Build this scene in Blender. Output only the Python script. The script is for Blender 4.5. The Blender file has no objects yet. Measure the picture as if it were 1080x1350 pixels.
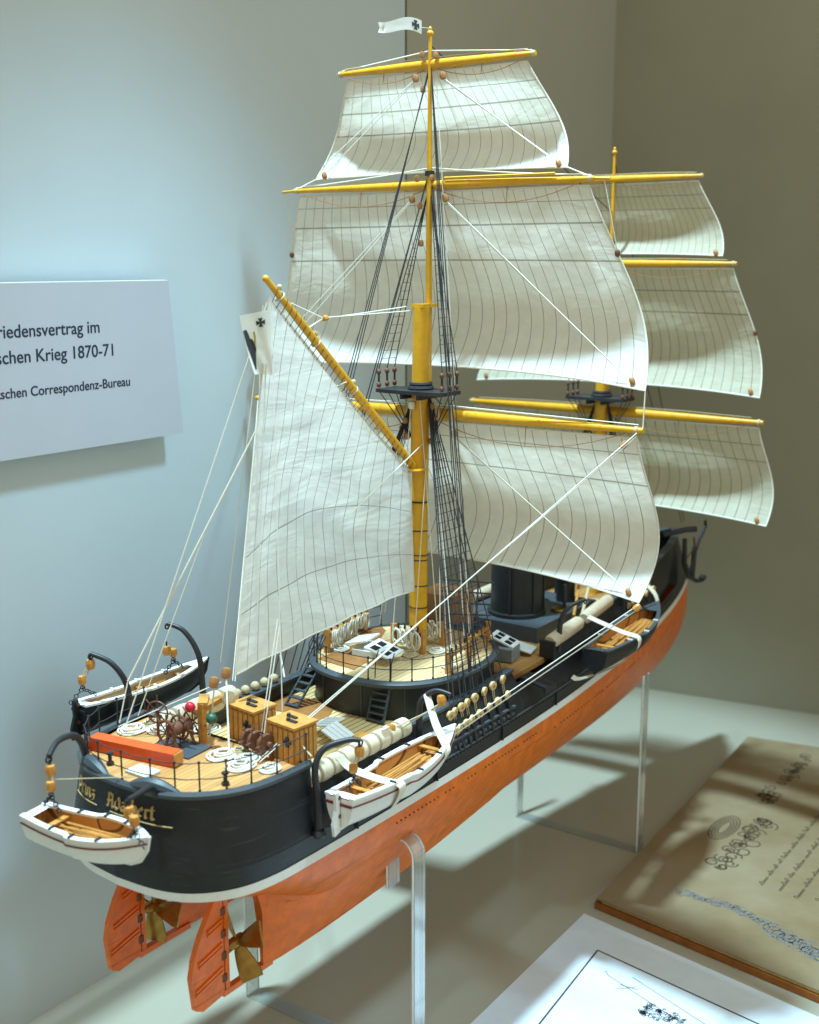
import bpy, bmesh, math, random
from mathutils import Vector, Matrix
random.seed(7)
R = math.radians
scene = bpy.context.scene
COL = scene.collection
# one Blender unit = 1 cm of the real model
scene.unit_settings.system = 'METRIC'
scene.unit_settings.scale_length = 0.01

# ------------------------------------------------------------------ camera
F = 1600.0; HOR = 345.0
PIT = math.atan((675 - HOR) / F)
TH = math.atan((1700 - 540) / math.hypot(F, 675 - HOR))
fg = Vector((math.cos(TH), math.sin(TH), 0)); rt = Vector((math.sin(TH), -math.cos(TH), 0)); up = Vector((0, 0, 1))
D = 61.0
cpos = -D * fg - rt * ((552 - 540) / math.hypot(F, 330) * D) + up * 24.0
fw = fg * math.cos(PIT) - up * math.sin(PIT)
uu = up * math.cos(PIT) + fg * math.sin(PIT)
cam_d = bpy.data.cameras.new('camera'); cam = bpy.data.objects.new('camera', cam_d); COL.objects.link(cam)
M3 = Matrix((rt, uu, -fw)).transposed()
cam.matrix_world = Matrix.Translation(cpos) @ M3.to_4x4()
cam_d.sensor_fit = 'HORIZONTAL'; cam_d.sensor_width = 36.0; cam_d.lens = 36.0 * F / 1080.0
cam_d.clip_start = 0.5; cam_d.clip_end = 2000
cam_d.dof.use_dof = True; cam_d.dof.focus_distance = 57.0; cam_d.dof.aperture_fstop = 0.16
scene.camera = cam

# ------------------------------------------------------------------ world and lamps
w = bpy.data.worlds.new('World'); scene.world = w; w.use_nodes = True
bg = w.node_tree.nodes['Background']
bg.inputs[0].default_value = (1.0, 0.96, 0.77, 1); bg.inputs[1].default_value = 0.66

def spot(name, loc, target, power, color, size, blend, radius):
    l = bpy.data.lights.new(name, 'SPOT'); l.energy = power; l.color = color
    l.spot_size = R(size); l.spot_blend = blend; l.shadow_soft_size = radius
    o = bpy.data.objects.new(name, l); COL.objects.link(o); o.location = loc
    o.rotation_euler = (Vector(target) - Vector(loc)).to_track_quat('-Z', 'Y').to_euler()
    return o
spot('display_spotlight', (-20, 15, 138), (0, 4, 2), 1750000, (0.55, 0.83, 1.0), 34, 0.30, 4.2)
spot('document_spotlight', (2, -18, 92), (2.5, -19.5, -14), 52000, (0.45, 0.80, 1.0), 22, 0.3, 2.0)
spot('wall_spotlight', (-2, -32, 74), (-10, 12.9, 0), 175000, (0.48, 0.80, 1.0), 39, 0.8, 4.5)
scene.view_settings.view_transform = 'Standard'
scene.view_settings.look = 'None'
scene.view_settings.exposure = 0.0; scene.view_settings.gamma = 1.0
scene.view_settings.use_curve_mapping = False
scene.render.engine = 'CYCLES'
scene.cycles.max_bounces = 8; scene.cycles.transparent_max_bounces = 16

# ------------------------------------------------------------------ materials
def mat(name, color, rough=0.6, metal=0.0, var=0.12, scale=3.0, bump=0.0, bscale=20.0, spec=0.4, coat=0.0, second=None):
    m = bpy.data.materials.new(name); m.use_nodes = True
    nt = m.node_tree; N = nt.nodes; L = nt.links; b = N['Principled BSDF']
    b.inputs['Roughness'].default_value = rough; b.inputs['Metallic'].default_value = metal
    b.inputs['Specular IOR Level'].default_value = spec
    if coat: b.inputs['Coat Weight'].default_value = coat
    tc = N.new('ShaderNodeTexCoord'); ns = N.new('ShaderNodeTexNoise')
    ns.inputs['Scale'].default_value = scale; ns.inputs['Detail'].default_value = 6; ns.inputs['Roughness'].default_value = 0.6
    L.new(tc.outputs['Object'], ns.inputs['Vector'])
    rp = N.new('ShaderNodeValToRGB')
    c1 = [max(0, c * (1 - var)) for c in color]; c2 = list(second) if second else [min(1, c * (1 + var)) for c in color]
    rp.color_ramp.elements[0].position = 0.3; rp.color_ramp.elements[1].position = 0.7
    rp.color_ramp.elements[0].color = (*c1, 1); rp.color_ramp.elements[1].color = (*c2, 1)
    L.new(ns.outputs['Fac'], rp.inputs['Fac']); L.new(rp.outputs['Color'], b.inputs['Base Color'])
    if bump:
        n2 = N.new('ShaderNodeTexNoise'); n2.inputs['Scale'].default_value = bscale; n2.inputs['Detail'].default_value = 4
        L.new(tc.outputs['Object'], n2.inputs['Vector'])
        bp = N.new('ShaderNodeBump'); bp.inputs['Strength'].default_value = bump; bp.inputs['Distance'].default_value = 0.05
        L.new(n2.outputs['Fac'], bp.inputs['Height']); L.new(bp.outputs['Normal'], b.inputs['Normal'])
    return m

def mnode(nt, op, a, b=None, c=None):
    n = nt.nodes.new('ShaderNodeMath'); n.operation = op
    for i, v in enumerate((a, b, c)):
        if v is None: continue
        if isinstance(v, (int, float)): n.inputs[i].default_value = v
        else: nt.links.new(v, n.inputs[i])
    return n.outputs[0]

def plank_mat(name, color, dark, width, rough=0.5, axis='Y', gap=0.12, tone=0.18):
    m = bpy.data.materials.new(name); m.use_nodes = True
    nt = m.node_tree; N = nt.nodes; L = nt.links; b = N['Principled BSDF']; b.inputs['Roughness'].default_value = rough
    tc = N.new('ShaderNodeTexCoord'); sp = N.new('ShaderNodeSeparateXYZ'); L.new(tc.outputs['Object'], sp.inputs[0])
    a = sp.outputs[axis]
    q = mnode(nt, 'DIVIDE', a, width); fr = mnode(nt, 'FRACT', q); fl = mnode(nt, 'FLOOR', q)
    line = mnode(nt, 'LESS_THAN', fr, gap)
    wn = N.new('ShaderNodeTexWhiteNoise'); wn.noise_dimensions = '1D'; L.new(fl, wn.inputs['W'])
    ns = N.new('ShaderNodeTexNoise'); ns.inputs['Scale'].default_value = 2.0; ns.inputs['Detail'].default_value = 8
    mp = N.new('ShaderNodeMapping'); mp.inputs['Scale'].default_value = (0.6, 6, 1) if axis == 'Y' else (6, 0.6, 1)
    L.new(tc.outputs['Object'], mp.inputs[0]); L.new(mp.outputs[0], ns.inputs['Vector'])
    t = mnode(nt, 'ADD', mnode(nt, 'MULTIPLY', wn.outputs['Value'], 0.5), mnode(nt, 'MULTIPLY', ns.outputs['Fac'], 0.5))
    rp = N.new('ShaderNodeValToRGB'); rp.color_ramp.elements[0].position = 0.2; rp.color_ramp.elements[1].position = 0.8
    rp.color_ramp.elements[0].color = (*[c * (1 - tone) for c in color], 1); rp.color_ramp.elements[1].color = (*[min(1, c * (1 + tone)) for c in color], 1)
    L.new(t, rp.inputs[0])
    mx = N.new('ShaderNodeMix'); mx.data_type = 'RGBA'; L.new(line, mx.inputs['Factor'])
    L.new(rp.outputs[0], mx.inputs['A']); mx.inputs['B'].default_value = (*dark, 1)
    L.new(mx.outputs['Result'], b.inputs['Base Color'])
    return m

def sail_mat(name, ncol, bands, color=(0.93, 0.93, 0.87), line=(0.16, 0.13, 0.09), trans=0.42, wrinkle=0.15, thick=0.035, skip_ends=True):
    m = bpy.data.materials.new(name); m.use_nodes = True
    nt = m.node_tree; N = nt.nodes; L = nt.links
    N.remove(N['Principled BSDF']); out = N['Material Output']
    uv = N.new('ShaderNodeUVMap'); uv.uv_map = 'UVMap'
    sp = N.new('ShaderNodeSeparateXYZ'); L.new(uv.outputs[0], sp.inputs[0])
    u, v = sp.outputs['X'], sp.outputs['Y']
    fr = mnode(nt, 'FRACT', mnode(nt, 'ADD', mnode(nt, 'MULTIPLY', u, ncol), 0.5))
    d = mnode(nt, 'ABSOLUTE', mnode(nt, 'SUBTRACT', fr, 0.5))
    fac = mnode(nt, 'LESS_THAN', d, thick if ncol else -1.0)
    # hand stitched: the line breaks up a little
    tc = N.new('ShaderNodeTexCoord')
    nz = N.new('ShaderNodeTexNoise'); nz.inputs['Scale'].default_value = 1.2; nz.inputs['Detail'].default_value = 4
    L.new(tc.outputs['Object'], nz.inputs['Vector'])
    fac = mnode(nt, 'MULTIPLY', fac, mnode(nt, 'MULTIPLY_ADD', nz.outputs['Fac'], 0.9, 0.20))
    for bd in bands:
        bv, bw = bd[0], bd[1]
        vv = mnode(nt, 'ADD', v, mnode(nt, 'MULTIPLY', u, bd[2])) if len(bd) > 2 else v
        f2 = mnode(nt, 'LESS_THAN', mnode(nt, 'ABSOLUTE', mnode(nt, 'SUBTRACT', vv, bv)), bw)
        fac = mnode(nt, 'MAXIMUM', fac, mnode(nt, 'MULTIPLY', f2, 0.62))
    cl = N.new('ShaderNodeValToRGB'); cl.color_ramp.elements[0].position = 0.3; cl.color_ramp.elements[1].position = 0.75
    cl.color_ramp.elements[0].color = (*[c * 0.93 for c in color], 1); cl.color_ramp.elements[1].color = (*[min(1, c * 1.05) for c in color], 1)
    L.new(nz.outputs['Fac'], cl.inputs[0])
    mx = N.new('ShaderNodeMix'); mx.data_type = 'RGBA'; L.new(fac, mx.inputs['Factor'])
    L.new(cl.outputs[0], mx.inputs['A']); mx.inputs['B'].default_value = (*line, 1)
    df = N.new('ShaderNodeBsdfDiffuse'); tr = N.new('ShaderNodeBsdfTranslucent'); ms = N.new('ShaderNodeMixShader')
    L.new(mx.outputs['Result'], df.inputs['Color']); 
    wt = N.new('ShaderNodeMix'); wt.data_type = 'RGBA'; wt.blend_type = 'MULTIPLY'; wt.inputs['Factor'].default_value = 1.0
    L.new(mx.outputs['Result'], wt.inputs['A']); wt.inputs['B'].default_value = (1.0, 0.97, 0.88, 1); L.new(wt.outputs['Result'], tr.inputs['Color'])
    ms.inputs[0].default_value = trans
    L.new(df.outputs[0], ms.inputs[1]); L.new(tr.outputs[0], ms.inputs[2]); L.new(ms.outputs[0], out.inputs[0])
    mp = N.new('ShaderNodeMapping'); mp.inputs['Scale'].default_value = (0.25, 0.5, 1.1)
    L.new(tc.outputs['Object'], mp.inputs[0])
    nb = N.new('ShaderNodeTexNoise'); nb.inputs['Scale'].default_value = 0.8; nb.inputs['Detail'].default_value = 3; nb.inputs['Distortion'].default_value = 0.6
    L.new(mp.outputs[0], nb.inputs['Vector'])
    bp = N.new('ShaderNodeBump'); bp.inputs['Strength'].default_value = wrinkle; bp.inputs['Distance'].default_value = 1.0
    L.new(nb.outputs['Fac'], bp.inputs['Height'])
    L.new(bp.outputs[0], df.inputs['Normal']); L.new(bp.outputs[0], tr.inputs['Normal'])
    return m

def acrylic_mat():
    m = bpy.data.materials.new('clear_acrylic'); m.use_nodes = True
    nt = m.node_tree; N = nt.nodes; L = nt.links; N.remove(N['Principled BSDF']); out = N['Material Output']
    tp = N.new('ShaderNodeBsdfTransparent'); tp.inputs[0].default_value = (0.93, 0.97, 0.96, 1)
    gl = N.new('ShaderNodeBsdfGlossy'); gl.inputs['Roughness'].default_value = 0.12
    df = N.new('ShaderNodeBsdfDiffuse'); df.inputs[0].default_value = (0.8, 0.88, 0.9, 1)
    lw = N.new('ShaderNodeLayerWeight'); lw.inputs[0].default_value = 0.45
    m1 = N.new('ShaderNodeMixShader'); L.new(lw.outputs['Facing'], m1.inputs[0]); L.new(tp.outputs[0], m1.inputs[1]); L.new(gl.outputs[0], m1.inputs[2])
    m2 = N.new('ShaderNodeMixShader'); m2.inputs[0].default_value = 0.12; L.new(m1.outputs[0], m2.inputs[1]); L.new(df.outputs[0], m2.inputs[2])
    L.new(m2.outputs[0], out.inputs[0])
    return m

M = {}
M['edge'] = mat('acrylic_edge_highlight', (0.80, 0.86, 0.88), 0.15, var=0.12, scale=0.9, spec=0.6)  # bright tone paints the glint along the acrylic edges
M['wall_bluelit'] = mat('wall_bluelit_tint', (0.54, 0.625, 0.67), 0.8, var=0.03, scale=0.08, bump=0.15, bscale=3)  # blue in the base colour stands in for cool light on the wall
M['wall_grey'] = mat('wall_panel_grey', (0.40, 0.40, 0.34), 0.8, var=0.03, scale=0.08, bump=0.15, bscale=3)  # greyer tone for the forward panel of the left wall
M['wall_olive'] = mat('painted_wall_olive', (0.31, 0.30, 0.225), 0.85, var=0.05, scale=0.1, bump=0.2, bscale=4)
M['shelf'] = mat('shelf_laminate', (0.40, 0.385, 0.30), 0.14, var=0.03, scale=0.15, spec=0.5)
M['trim'] = mat('olive_trim', (0.055, 0.060, 0.036), 0.6, var=0.06, scale=0.3)
M['placard'] = mat('placard_card', (0.50, 0.53, 0.60), 0.6, var=0.02, scale=0.3)
M['ink'] = mat('placard_ink', (0.02, 0.03, 0.06), 0.7, var=0.0)

def hull_paint(name, color, streak, amount):
    m = mat(name, color, 0.42, var=0.20, scale=1.5, bump=0.22, bscale=7, spec=0.4)
    nt = m.node_tree; N = nt.nodes; L = nt.links; b = N['Principled BSDF']
    tc = N.new('ShaderNodeTexCoord'); mp = N.new('ShaderNodeMapping'); mp.inputs['Scale'].default_value = (0.10, 0.6, 3.2)
    L.new(tc.outputs['Object'], mp.inputs[0])
    ns = N.new('ShaderNodeTexNoise'); ns.inputs['Scale'].default_value = 1.3; ns.inputs['Detail'].default_value = 8; ns.inputs['Roughness'].default_value = 0.68
    L.new(mp.outputs[0], ns.inputs['Vector'])
    rp = N.new('ShaderNodeValToRGB'); rp.color_ramp.elements[0].position = amount; rp.color_ramp.elements[1].position = amount + 0.09
    L.new(ns.outputs['Fac'], rp.inputs[0])
    src = b.inputs['Base Color'].links[0].from_socket
    mx = N.new('ShaderNodeMix'); mx.data_type = 'RGBA'; L.new(rp.outputs[0], mx.inputs['Factor'])
    L.new(src, mx.inputs['A']); mx.inputs['B'].default_value = (*streak, 1); L.new(mx.outputs['Result'], b.inputs['Base Color'])
    return m
M['red'] = hull_paint('antifouling_red', (0.76, 0.160, 0.008), (0.40, 0.055, 0.004), 0.60)
M['black'] = hull_paint('hull_black', (0.013, 0.015, 0.018), (0.040, 0.045, 0.048), 0.60)
M['white'] = mat('white_paint', (0.78, 0.80, 0.78), 0.5, var=0.04, scale=4)
M['grey'] = mat('dark_grey_paint', (0.055, 0.066, 0.075), 0.45, var=0.12, scale=3, bump=0.1)
M['palegrey'] = mat('pale_grey_paint', (0.20, 0.22, 0.23), 0.5, var=0.1)
M['iron'] = mat('blackened_iron', (0.018, 0.018, 0.022), 0.45, var=0.15, scale=6, spec=0.5)
M['funnel'] = mat('funnel_black', (0.016, 0.017, 0.017), 0.4, var=0.2, scale=2)
M['yellow'] = mat('yellow_spar', (0.68, 0.345, 0.010), 0.36, var=0.10, scale=1.6, bump=0.08, bscale=12, spec=0.5)
M['deck_poop'] = plank_mat('poop_planks', (0.52, 0.26, 0.082), (0.27, 0.12, 0.035), 0.26, gap=0.10)
M['deck_light'] = plank_mat('light_planks', (0.68, 0.48, 0.21), (0.17, 0.095, 0.03), 0.34, gap=0.17, tone=0.12)
M['deck_round'] = plank_mat('roundhouse_planks', (0.66, 0.48, 0.24), (0.30, 0.19, 0.08), 0.30, gap=0.12, tone=0.10)
M['deck_fore'] = plank_mat('fore_planks', (0.44, 0.22, 0.065), (0.24, 0.11, 0.03), 0.26, gap=0.10)
M['wood'] = plank_mat('crate_wood', (0.55, 0.26, 0.055), (0.15, 0.05, 0.012), 0.30, axis='Y', gap=0.16)
M['wood_x'] = plank_mat('boat_bottom_boards', (0.50, 0.22, 0.05), (0.14, 0.05, 0.015), 0.28, axis='Y', gap=0.14)
M['honey'] = mat('honey_wood', (0.52, 0.24, 0.05), 0.45, var=0.2, scale=4, bump=0.1)
M['block'] = mat('block_wood', (0.56, 0.25, 0.045), 0.4, var=0.2, scale=5)
M['pear'] = mat('pear_wood', (0.34, 0.155, 0.05), 0.45, var=0.2, scale=5)
M['brown'] = mat('brown_wood', (0.15, 0.058, 0.032), 0.5, var=0.25, scale=5)
M['hatch'] = mat('hatch_brown', (0.30, 0.125, 0.032), 0.5, var=0.15, scale=3)
M['rope'] = mat('white_rope', (0.72, 0.70, 0.60), 0.8, var=0.1, scale=10)
M['tanrope'] = mat('tan_rope', (0.52, 0.43, 0.26), 0.8, var=0.1, scale=10)
M['dead'] = mat('deadeye_wood', (0.62, 0.43, 0.19), 0.5, var=0.15, scale=8)
M['tar'] = mat('tarred_rope', (0.030, 0.030, 0.034), 0.7, var=0.1, scale=8)
M['ham'] = mat('hammock_canvas', (0.58, 0.50, 0.35), 0.8, var=0.10, scale=2, bump=0.3, bscale=6)
M['tanroll'] = mat('canvas_roll_tan', (0.52, 0.42, 0.29), 0.8, var=0.12, scale=2, bump=0.3, bscale=5)
M['redbox'] = mat('red_bench_paint', (0.68, 0.085, 0.014), 0.4, var=0.1, scale=3)
M['maroon'] = mat('maroon_line', (0.14, 0.03, 0.03), 0.5, var=0.1)
M['brass'] = mat('bronze', (0.36, 0.22, 0.055), 0.34, metal=0.85, var=0.25, scale=3)
M['gold'] = mat('gold_letter', (0.50, 0.33, 0.12), 0.5, var=0.25, scale=6)
M['strap'] = mat('strap_ribbon', (0.72, 0.68, 0.54), 0.7, var=0.05)
M['ballr'] = mat('red_lamp', (0.52, 0.012, 0.03), 0.3, var=0.05)
M['ballg'] = mat('green_lamp', (0.025, 0.10, 0.055), 0.35, var=0.05)
M['glass'] = mat('dark_pane', (0.015, 0.017, 0.02), 0.15, var=0.05)
M['pale'] = mat('pale_panel', (0.62, 0.62, 0.58), 0.6, var=0.04)  # off-white tone for skylight base, flap grooves and stern plate
M['flag'] = sail_mat('flag_cloth', 0.0, [], (0.94, 0.95, 0.92), trans=0.45, wrinkle=0.05)
M['eagle'] = mat('flag_black', (0.03, 0.035, 0.04), 0.7, var=0.2)
M['fyel'] = mat('flag_yellow', (0.55, 0.40, 0.03), 0.7, var=0.1)
M['paper'] = mat('drawing_paper_bluelit', (0.62, 0.71, 0.78), 0.7, var=0.03, scale=0.6, second=(0.68, 0.76, 0.82))  # white sheet; the blue light falling on it is put into the colour
M['album'] = mat('album_page', (0.20, 0.135, 0.060), 0.7, var=0.06, scale=0.12, second=(0.30, 0.245, 0.145))
M['albedge'] = mat('album_cover', (0.26, 0.09, 0.015), 0.45, var=0.2, scale=2)
M['gilt'] = mat('gilt_edge', (0.75, 0.56, 0.20), 0.35, metal=0.4, var=0.2, scale=1.5)
M['pen'] = mat('pen_ink', (0.045, 0.05, 0.06), 0.8, var=0.2)
M['pen2'] = mat('grey_ink', (0.16, 0.17, 0.18), 0.8, var=0.4, scale=3)
M['sepia'] = mat('sepia_ink', (0.075, 0.055, 0.03), 0.8, var=0.2)
M['acrylic'] = acrylic_mat()
M['course'] = sail_mat('course_canvas', 29, [(0.30, 0.005), (0.10, 0.003)], thick=0.028)
M['topsail'] = sail_mat('topsail_canvas', 30, [(0.18, 0.0045), (0.37, 0.0045), (0.07, 0.002)], thick=0.028)
M['tgs'] = sail_mat('topgallant_canvas', 21, [(0.33, 0.007), (0.55, 0.007), (0.17, 0.004)], thick=0.026)
M['fsail'] = sail_mat('fore_canvas_shaded', 30, [(0.18, 0.005), (0.36, 0.005)], (0.70, 0.67, 0.52), thick=0.036)  # same canvas in darker cream: shade on the fore sails put into colour
M['spanker'] = sail_mat('spanker_canvas', 17, [(0.69, 0.0022, 0.36), (0.84, 0.0022, 0.15)], (0.90, 0.90, 0.87), thick=0.026, wrinkle=0.26, trans=0.50)

# ------------------------------------------------------------------ mesh helpers
OFF = {}
class MB:
    def __init__(s): s.v = []; s.f = []; s.uv = None
    def add(s, vs, fs):
        n = len(s.v); s.v += [Vector(p) for p in vs]; s.f += [tuple(i + n for i in f) for f in fs]; return s
    def box(s, c, d, rz=0.0, rx=0.0, ry=0.0, taper=1.0):
        m = Matrix.Rotation(rz, 3, 'Z') @ Matrix.Rotation(ry, 3, 'Y') @ Matrix.Rotation(rx, 3, 'X'); c = Vector(c)
        vs = []
        for z in (-.5, .5):
            k = taper if z > 0 else 1
            for x, y in ((-.5, -.5), (.5, -.5), (.5, .5), (-.5, .5)):
                vs.append(c + m @ Vector((x * d[0] * k, y * d[1] * k, z * d[2])))
        return s.add(vs, [(3, 2, 1, 0), (4, 5, 6, 7), (0, 1, 5, 4), (1, 2, 6, 5), (2, 3, 7, 6), (3, 0, 4, 7)])
    def tube(s, pts, r, n=6, closed=False):
        pts = [Vector(p) for p in pts]; k = len(pts); rr = r if isinstance(r, (list, tuple)) else [r] * k
        ref = None; rings = []
        for i in range(k):
            a = pts[i - 1] if (i > 0 or closed) else pts[0]; b = pts[(i + 1) % k] if (i < k - 1 or closed) else pts[-1]
            t = (b - a)
            t = t.normalized() if t.length > 1e-9 else Vector((0, 0, 1))
            if ref is None:
                ref = t.orthogonal().normalized()
            ref = ref - t * ref.dot(t)
            ref = ref.normalized() if ref.length > 1e-6 else t.orthogonal().normalized()
            q = t.cross(ref)
            rings.append([pts[i] + (ref * math.cos(2 * math.pi * j / n) + q * math.sin(2 * math.pi * j / n)) * rr[i] for j in range(n)])
        vs = [p for g in rings for p in g]; fs = []
        m = k if closed else k - 1
        for i in range(m):
            i2 = (i + 1) % k
            for j in range(n): fs.append((i * n + j, i * n + (j + 1) % n, i2 * n + (j + 1) % n, i2 * n + j))
        if not closed:
            fs.append(tuple(range(n))[::-1]); fs.append(tuple((k - 1) * n + j for j in range(n)))
        return s.add(vs, fs)
    def lathe(s, prof, o, axis=(0, 0, 1), n=16):
        o = Vector(o); ax = Vector(axis).normalized(); a = ax.orthogonal().normalized(); b = ax.cross(a)
        vs = []; fs = []
        for r, h in prof:
            for j in range(n):
                t = 2 * math.pi * j / n; vs.append(o + ax * h + (a * math.cos(t) + b * math.sin(t)) * r)
        for i in range(len(prof) - 1):
            for j in range(n): fs.append((i * n + j, i * n + (j + 1) % n, (i + 1) * n + (j + 1) % n, (i + 1) * n + j))
        fs.append(tuple(range(n))[::-1]); fs.append(tuple((len(prof) - 1) * n + j for j in range(n)))
        return s.add(vs, fs)
    def ball(s, c, r, n=10, sc=(1, 1, 1), axis=(0, 0, 1)):
        prof = [(r * math.sin(math.pi * (i + .12) / (n + .24)), -r * math.cos(math.pi * (i + .12) / (n + .24)) * sc[2]) for i in range(n + 1)]
        return s.lathe(prof, c, axis, n + 2)
    def torus(s, c, axis, Rr, r, n=14, m=6, sx=1.0):
        ax = Vector(axis).normalized(); a = ax.orthogonal().normalized(); b = ax.cross(a); c = Vector(c)
        return s.tube([c + a * math.cos(2 * math.pi * i / n) * Rr + b * math.sin(2 * math.pi * i / n) * Rr * sx for i in range(n)], r, m, True)
    def prism(s, out, z0, z1, fr=None):
        # outline in a plane; fr maps (a, b, c) -> point
        fr = fr or (lambda a, b, c: Vector((a, b, c))); n = len(out)
        vs = [fr(a, b, z0) for a, b in out] + [fr(a, b, z1) for a, b in out]
        fs = [tuple(range(n))[::-1], tuple(range(n, 2 * n))] + [(i, (i + 1) % n, n + (i + 1) % n, n + i) for i in range(n)]
        return s.add(vs, fs)
    def grid(s, fn, nu, nv, closeu=False):
        n0 = len(s.v); vs = [Vector(fn(i / nu, j / nv)) for j in range(nv + 1) for i in range(nu + 1)]
        fs = [(j * (nu + 1) + i, j * (nu + 1) + i + 1, (j + 1) * (nu + 1) + i + 1, (j + 1) * (nu + 1) + i) for j in range(nv) for i in range(nu)]
        s.add(vs, fs)
        if s.uv is None: s.uv = {}
        for j in range(nv + 1):
            for i in range(nu + 1): s.uv[n0 + j * (nu + 1) + i] = (i / nu, j / nv)
        return s
    def build(s, name, m, parent=None, smooth=38, label=None, world=None):
        me = bpy.data.meshes.new(name)
        c = Vector((0, 0, 0))
        for p in s.v: c += p
        c /= max(1, len(s.v))
        me.from_pydata([p - c for p in s.v], [], s.f); me.update()
        bm = bmesh.new(); bm.from_mesh(me)
        if s.uv is None: bmesh.ops.recalc_face_normals(bm, faces=bm.faces)
        bm.to_mesh(me); bm.free()
        if s.uv is not None:
            ul = me.uv_layers.new(name='UVMap')
            for lp in me.loops: ul.data[lp.index].uv = s.uv.get(lp.vertex_index, (0, 0))
        me.polygons.foreach_set('use_smooth', [True] * len(me.polygons))
        me.set_sharp_from_angle(angle=R(smooth))
        me.materials.append(m)
        o = bpy.data.objects.new(name, me); COL.objects.link(o)
        po = OFF.get(parent.name, Vector((0, 0, 0))) if parent else Vector((0, 0, 0))
        o.location = c - po
        if parent: o.parent = parent
        OFF[o.name] = c
        if label: o['label'] = label
        return o

def empty(name, loc, label, cat, rz=0.0, group=None):
    o = bpy.data.objects.new(name, None); COL.objects.link(o); o.empty_display_size = 1
    o.location = loc; o.rotation_euler = (0, 0, rz); o['label'] = label; o['category'] = cat
    if group: o['group'] = group
    OFF[o.name] = Vector((0, 0, 0))
    return o
def tag(o, label=None, cat=None, group=None, kind=None):
    if label: o['label'] = label
    if cat: o['category'] = cat
    if group: o['group'] = group
    if kind: o['kind'] = kind
    return o
def interp(tab, x):
    if x <= tab[0][0]: return tab[0][1]
    for (a, b), (c, d) in zip(tab, tab[1:]):
        if x <= c: return b + (d - b) * (x - a) / (c - a)
    return tab[-1][1]
def crom(P, n):
    P = [Vector(p) for p in P]; out = []
    for i in range(len(P) - 1):
        p0 = P[max(0, i - 1)]; p1 = P[i]; p2 = P[i + 1]; p3 = P[min(len(P) - 1, i + 2)]
        for k in range(n):
            t = k / n
            out.append(0.5 * ((2 * p1) + (-p0 + p2) * t + (2 * p0 - 5 * p1 + 4 * p2 - p3) * t * t + (-p0 + 3 * p1 - 3 * p2 + p3) * t ** 3))
    out.append(P[-1]); return out
def sag(a, b, s, n=8):
    a, b = Vector(a), Vector(b)
    return [a.lerp(b, i / n) - Vector((0, 0, s * 4 * (i / n) * (1 - i / n))) for i in range(n + 1)]

# ------------------------------------------------------------------ setting
def struct(name, mb, m): return tag(mb.build(name, m), kind='structure')
FZ = -14.0
struct('shelf_floor', MB().box((12, -40, FZ - 1), (220, 150, 2)), M['shelf'])
struct('wall_left', MB().box((-31.6, 14.4, 13.5), (97, 3, 57)), M['wall_bluelit'])
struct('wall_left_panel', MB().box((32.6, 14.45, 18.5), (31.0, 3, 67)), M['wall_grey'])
bx0, by0, bx1, by1 = 47.0, 13.2, 58.6, -54.0
ang = math.atan2(by1 - by0, bx1 - bx0)
ln = math.hypot(bx1 - bx0, by1 - by0)
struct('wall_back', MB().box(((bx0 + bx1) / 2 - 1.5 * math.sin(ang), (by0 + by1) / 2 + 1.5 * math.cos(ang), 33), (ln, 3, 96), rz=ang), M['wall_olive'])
struct('wall_joint', MB().box((16.98, 12.93, 13.5), (0.16, 0.1, 56)), M['trim'])

# ------------------------------------------------------------------ hull shape
NS = 6
WL = [(-20.8, 0), (-20.6, 2.0), (-20.0, 3.4), (-18.8, 4.45), (-17.2, 4.95), (-14.7, 5.1), (-8, 5.2), (-2, 5.18), (3, 5.08), (8, 4.85), (14, 4.35), (19, 3.75), (24, 2.95), (29, 1.95), (33, 0.95), (36, 0.03)]
def level_pts(xs, xe, fy, z, fore=1.0):
    out = []
    for x, y in WL:
        x2 = x
        if x < -8: x2 = x + (xs + 20.8) * ((-8 - x) / 12.8) ** 1.0
        if x > 19: x2 = x + (xe - 36) * ((x - 19) / 17.0)
        ff = fy if x < 19 else fy * (1 - (1 - fore) * (x - 19) / 17.0)
        zz = z(x) if callable(z) else z
        out.append((x2, y * ff, zz))
    return crom(out, NS)
def band_mesh(levels, close_bottom=False):
    mb = MB(); n = len(levels[0])
    for sgn in (1, -1):
        vs = [(p.x, p.y * sgn, p.z) for L in levels for p in L]; fs = []
        for k in range(len(levels) - 1):
            for i in range(n - 1):
                q = (k * n + i, k * n + i + 1, (k + 1) * n + i + 1, (k + 1) * n + i)
                fs.append(q if sgn > 0 else q[::-1])
        mb.add(vs, fs)
    if close_bottom:
        L = levels[0]; n0 = len(mb.v); mb.add([(p.x, p.y, p.z) for p in L] + [(p.x, -p.y, p.z) for p in L], [(i, i + 1, n + i + 1, n + i) for i in range(n - 1)])
    return mb

ship = empty('model_ship', (0, 0, -5.8), 'large wooden ship model with white sails, two yellow masts and a black and orange hull', 'model ship')
ship.location = (0, 0, 0)

under = [(-5.55, -9.0, 30.0, 0.26), (-5.35, -9.8, 32.0, 0.40), (-4.7, -11.2, 33.8, 0.54), (-3.8, -13.0, 35.2, 0.68), (-2.7, -14.6, 36.0, 0.83), (-1.6, -16.6, 36.3, 0.945), (-0.9, -18.6, 36.3, 0.985), (-0.22, -20.6, 36.1, 1.0)]
hull = band_mesh([level_pts(a, b, f, z) for z, a, b, f in under], True).build('hull', M['red'], ship, label='orange red underwater hull')
band_mesh([level_pts(-20.68, 36.1, 1.004, -0.22), level_pts(-20.8, 36.0, 1.006, 0.20)]).build('waterline_stripe', M['white'], ship)
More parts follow.
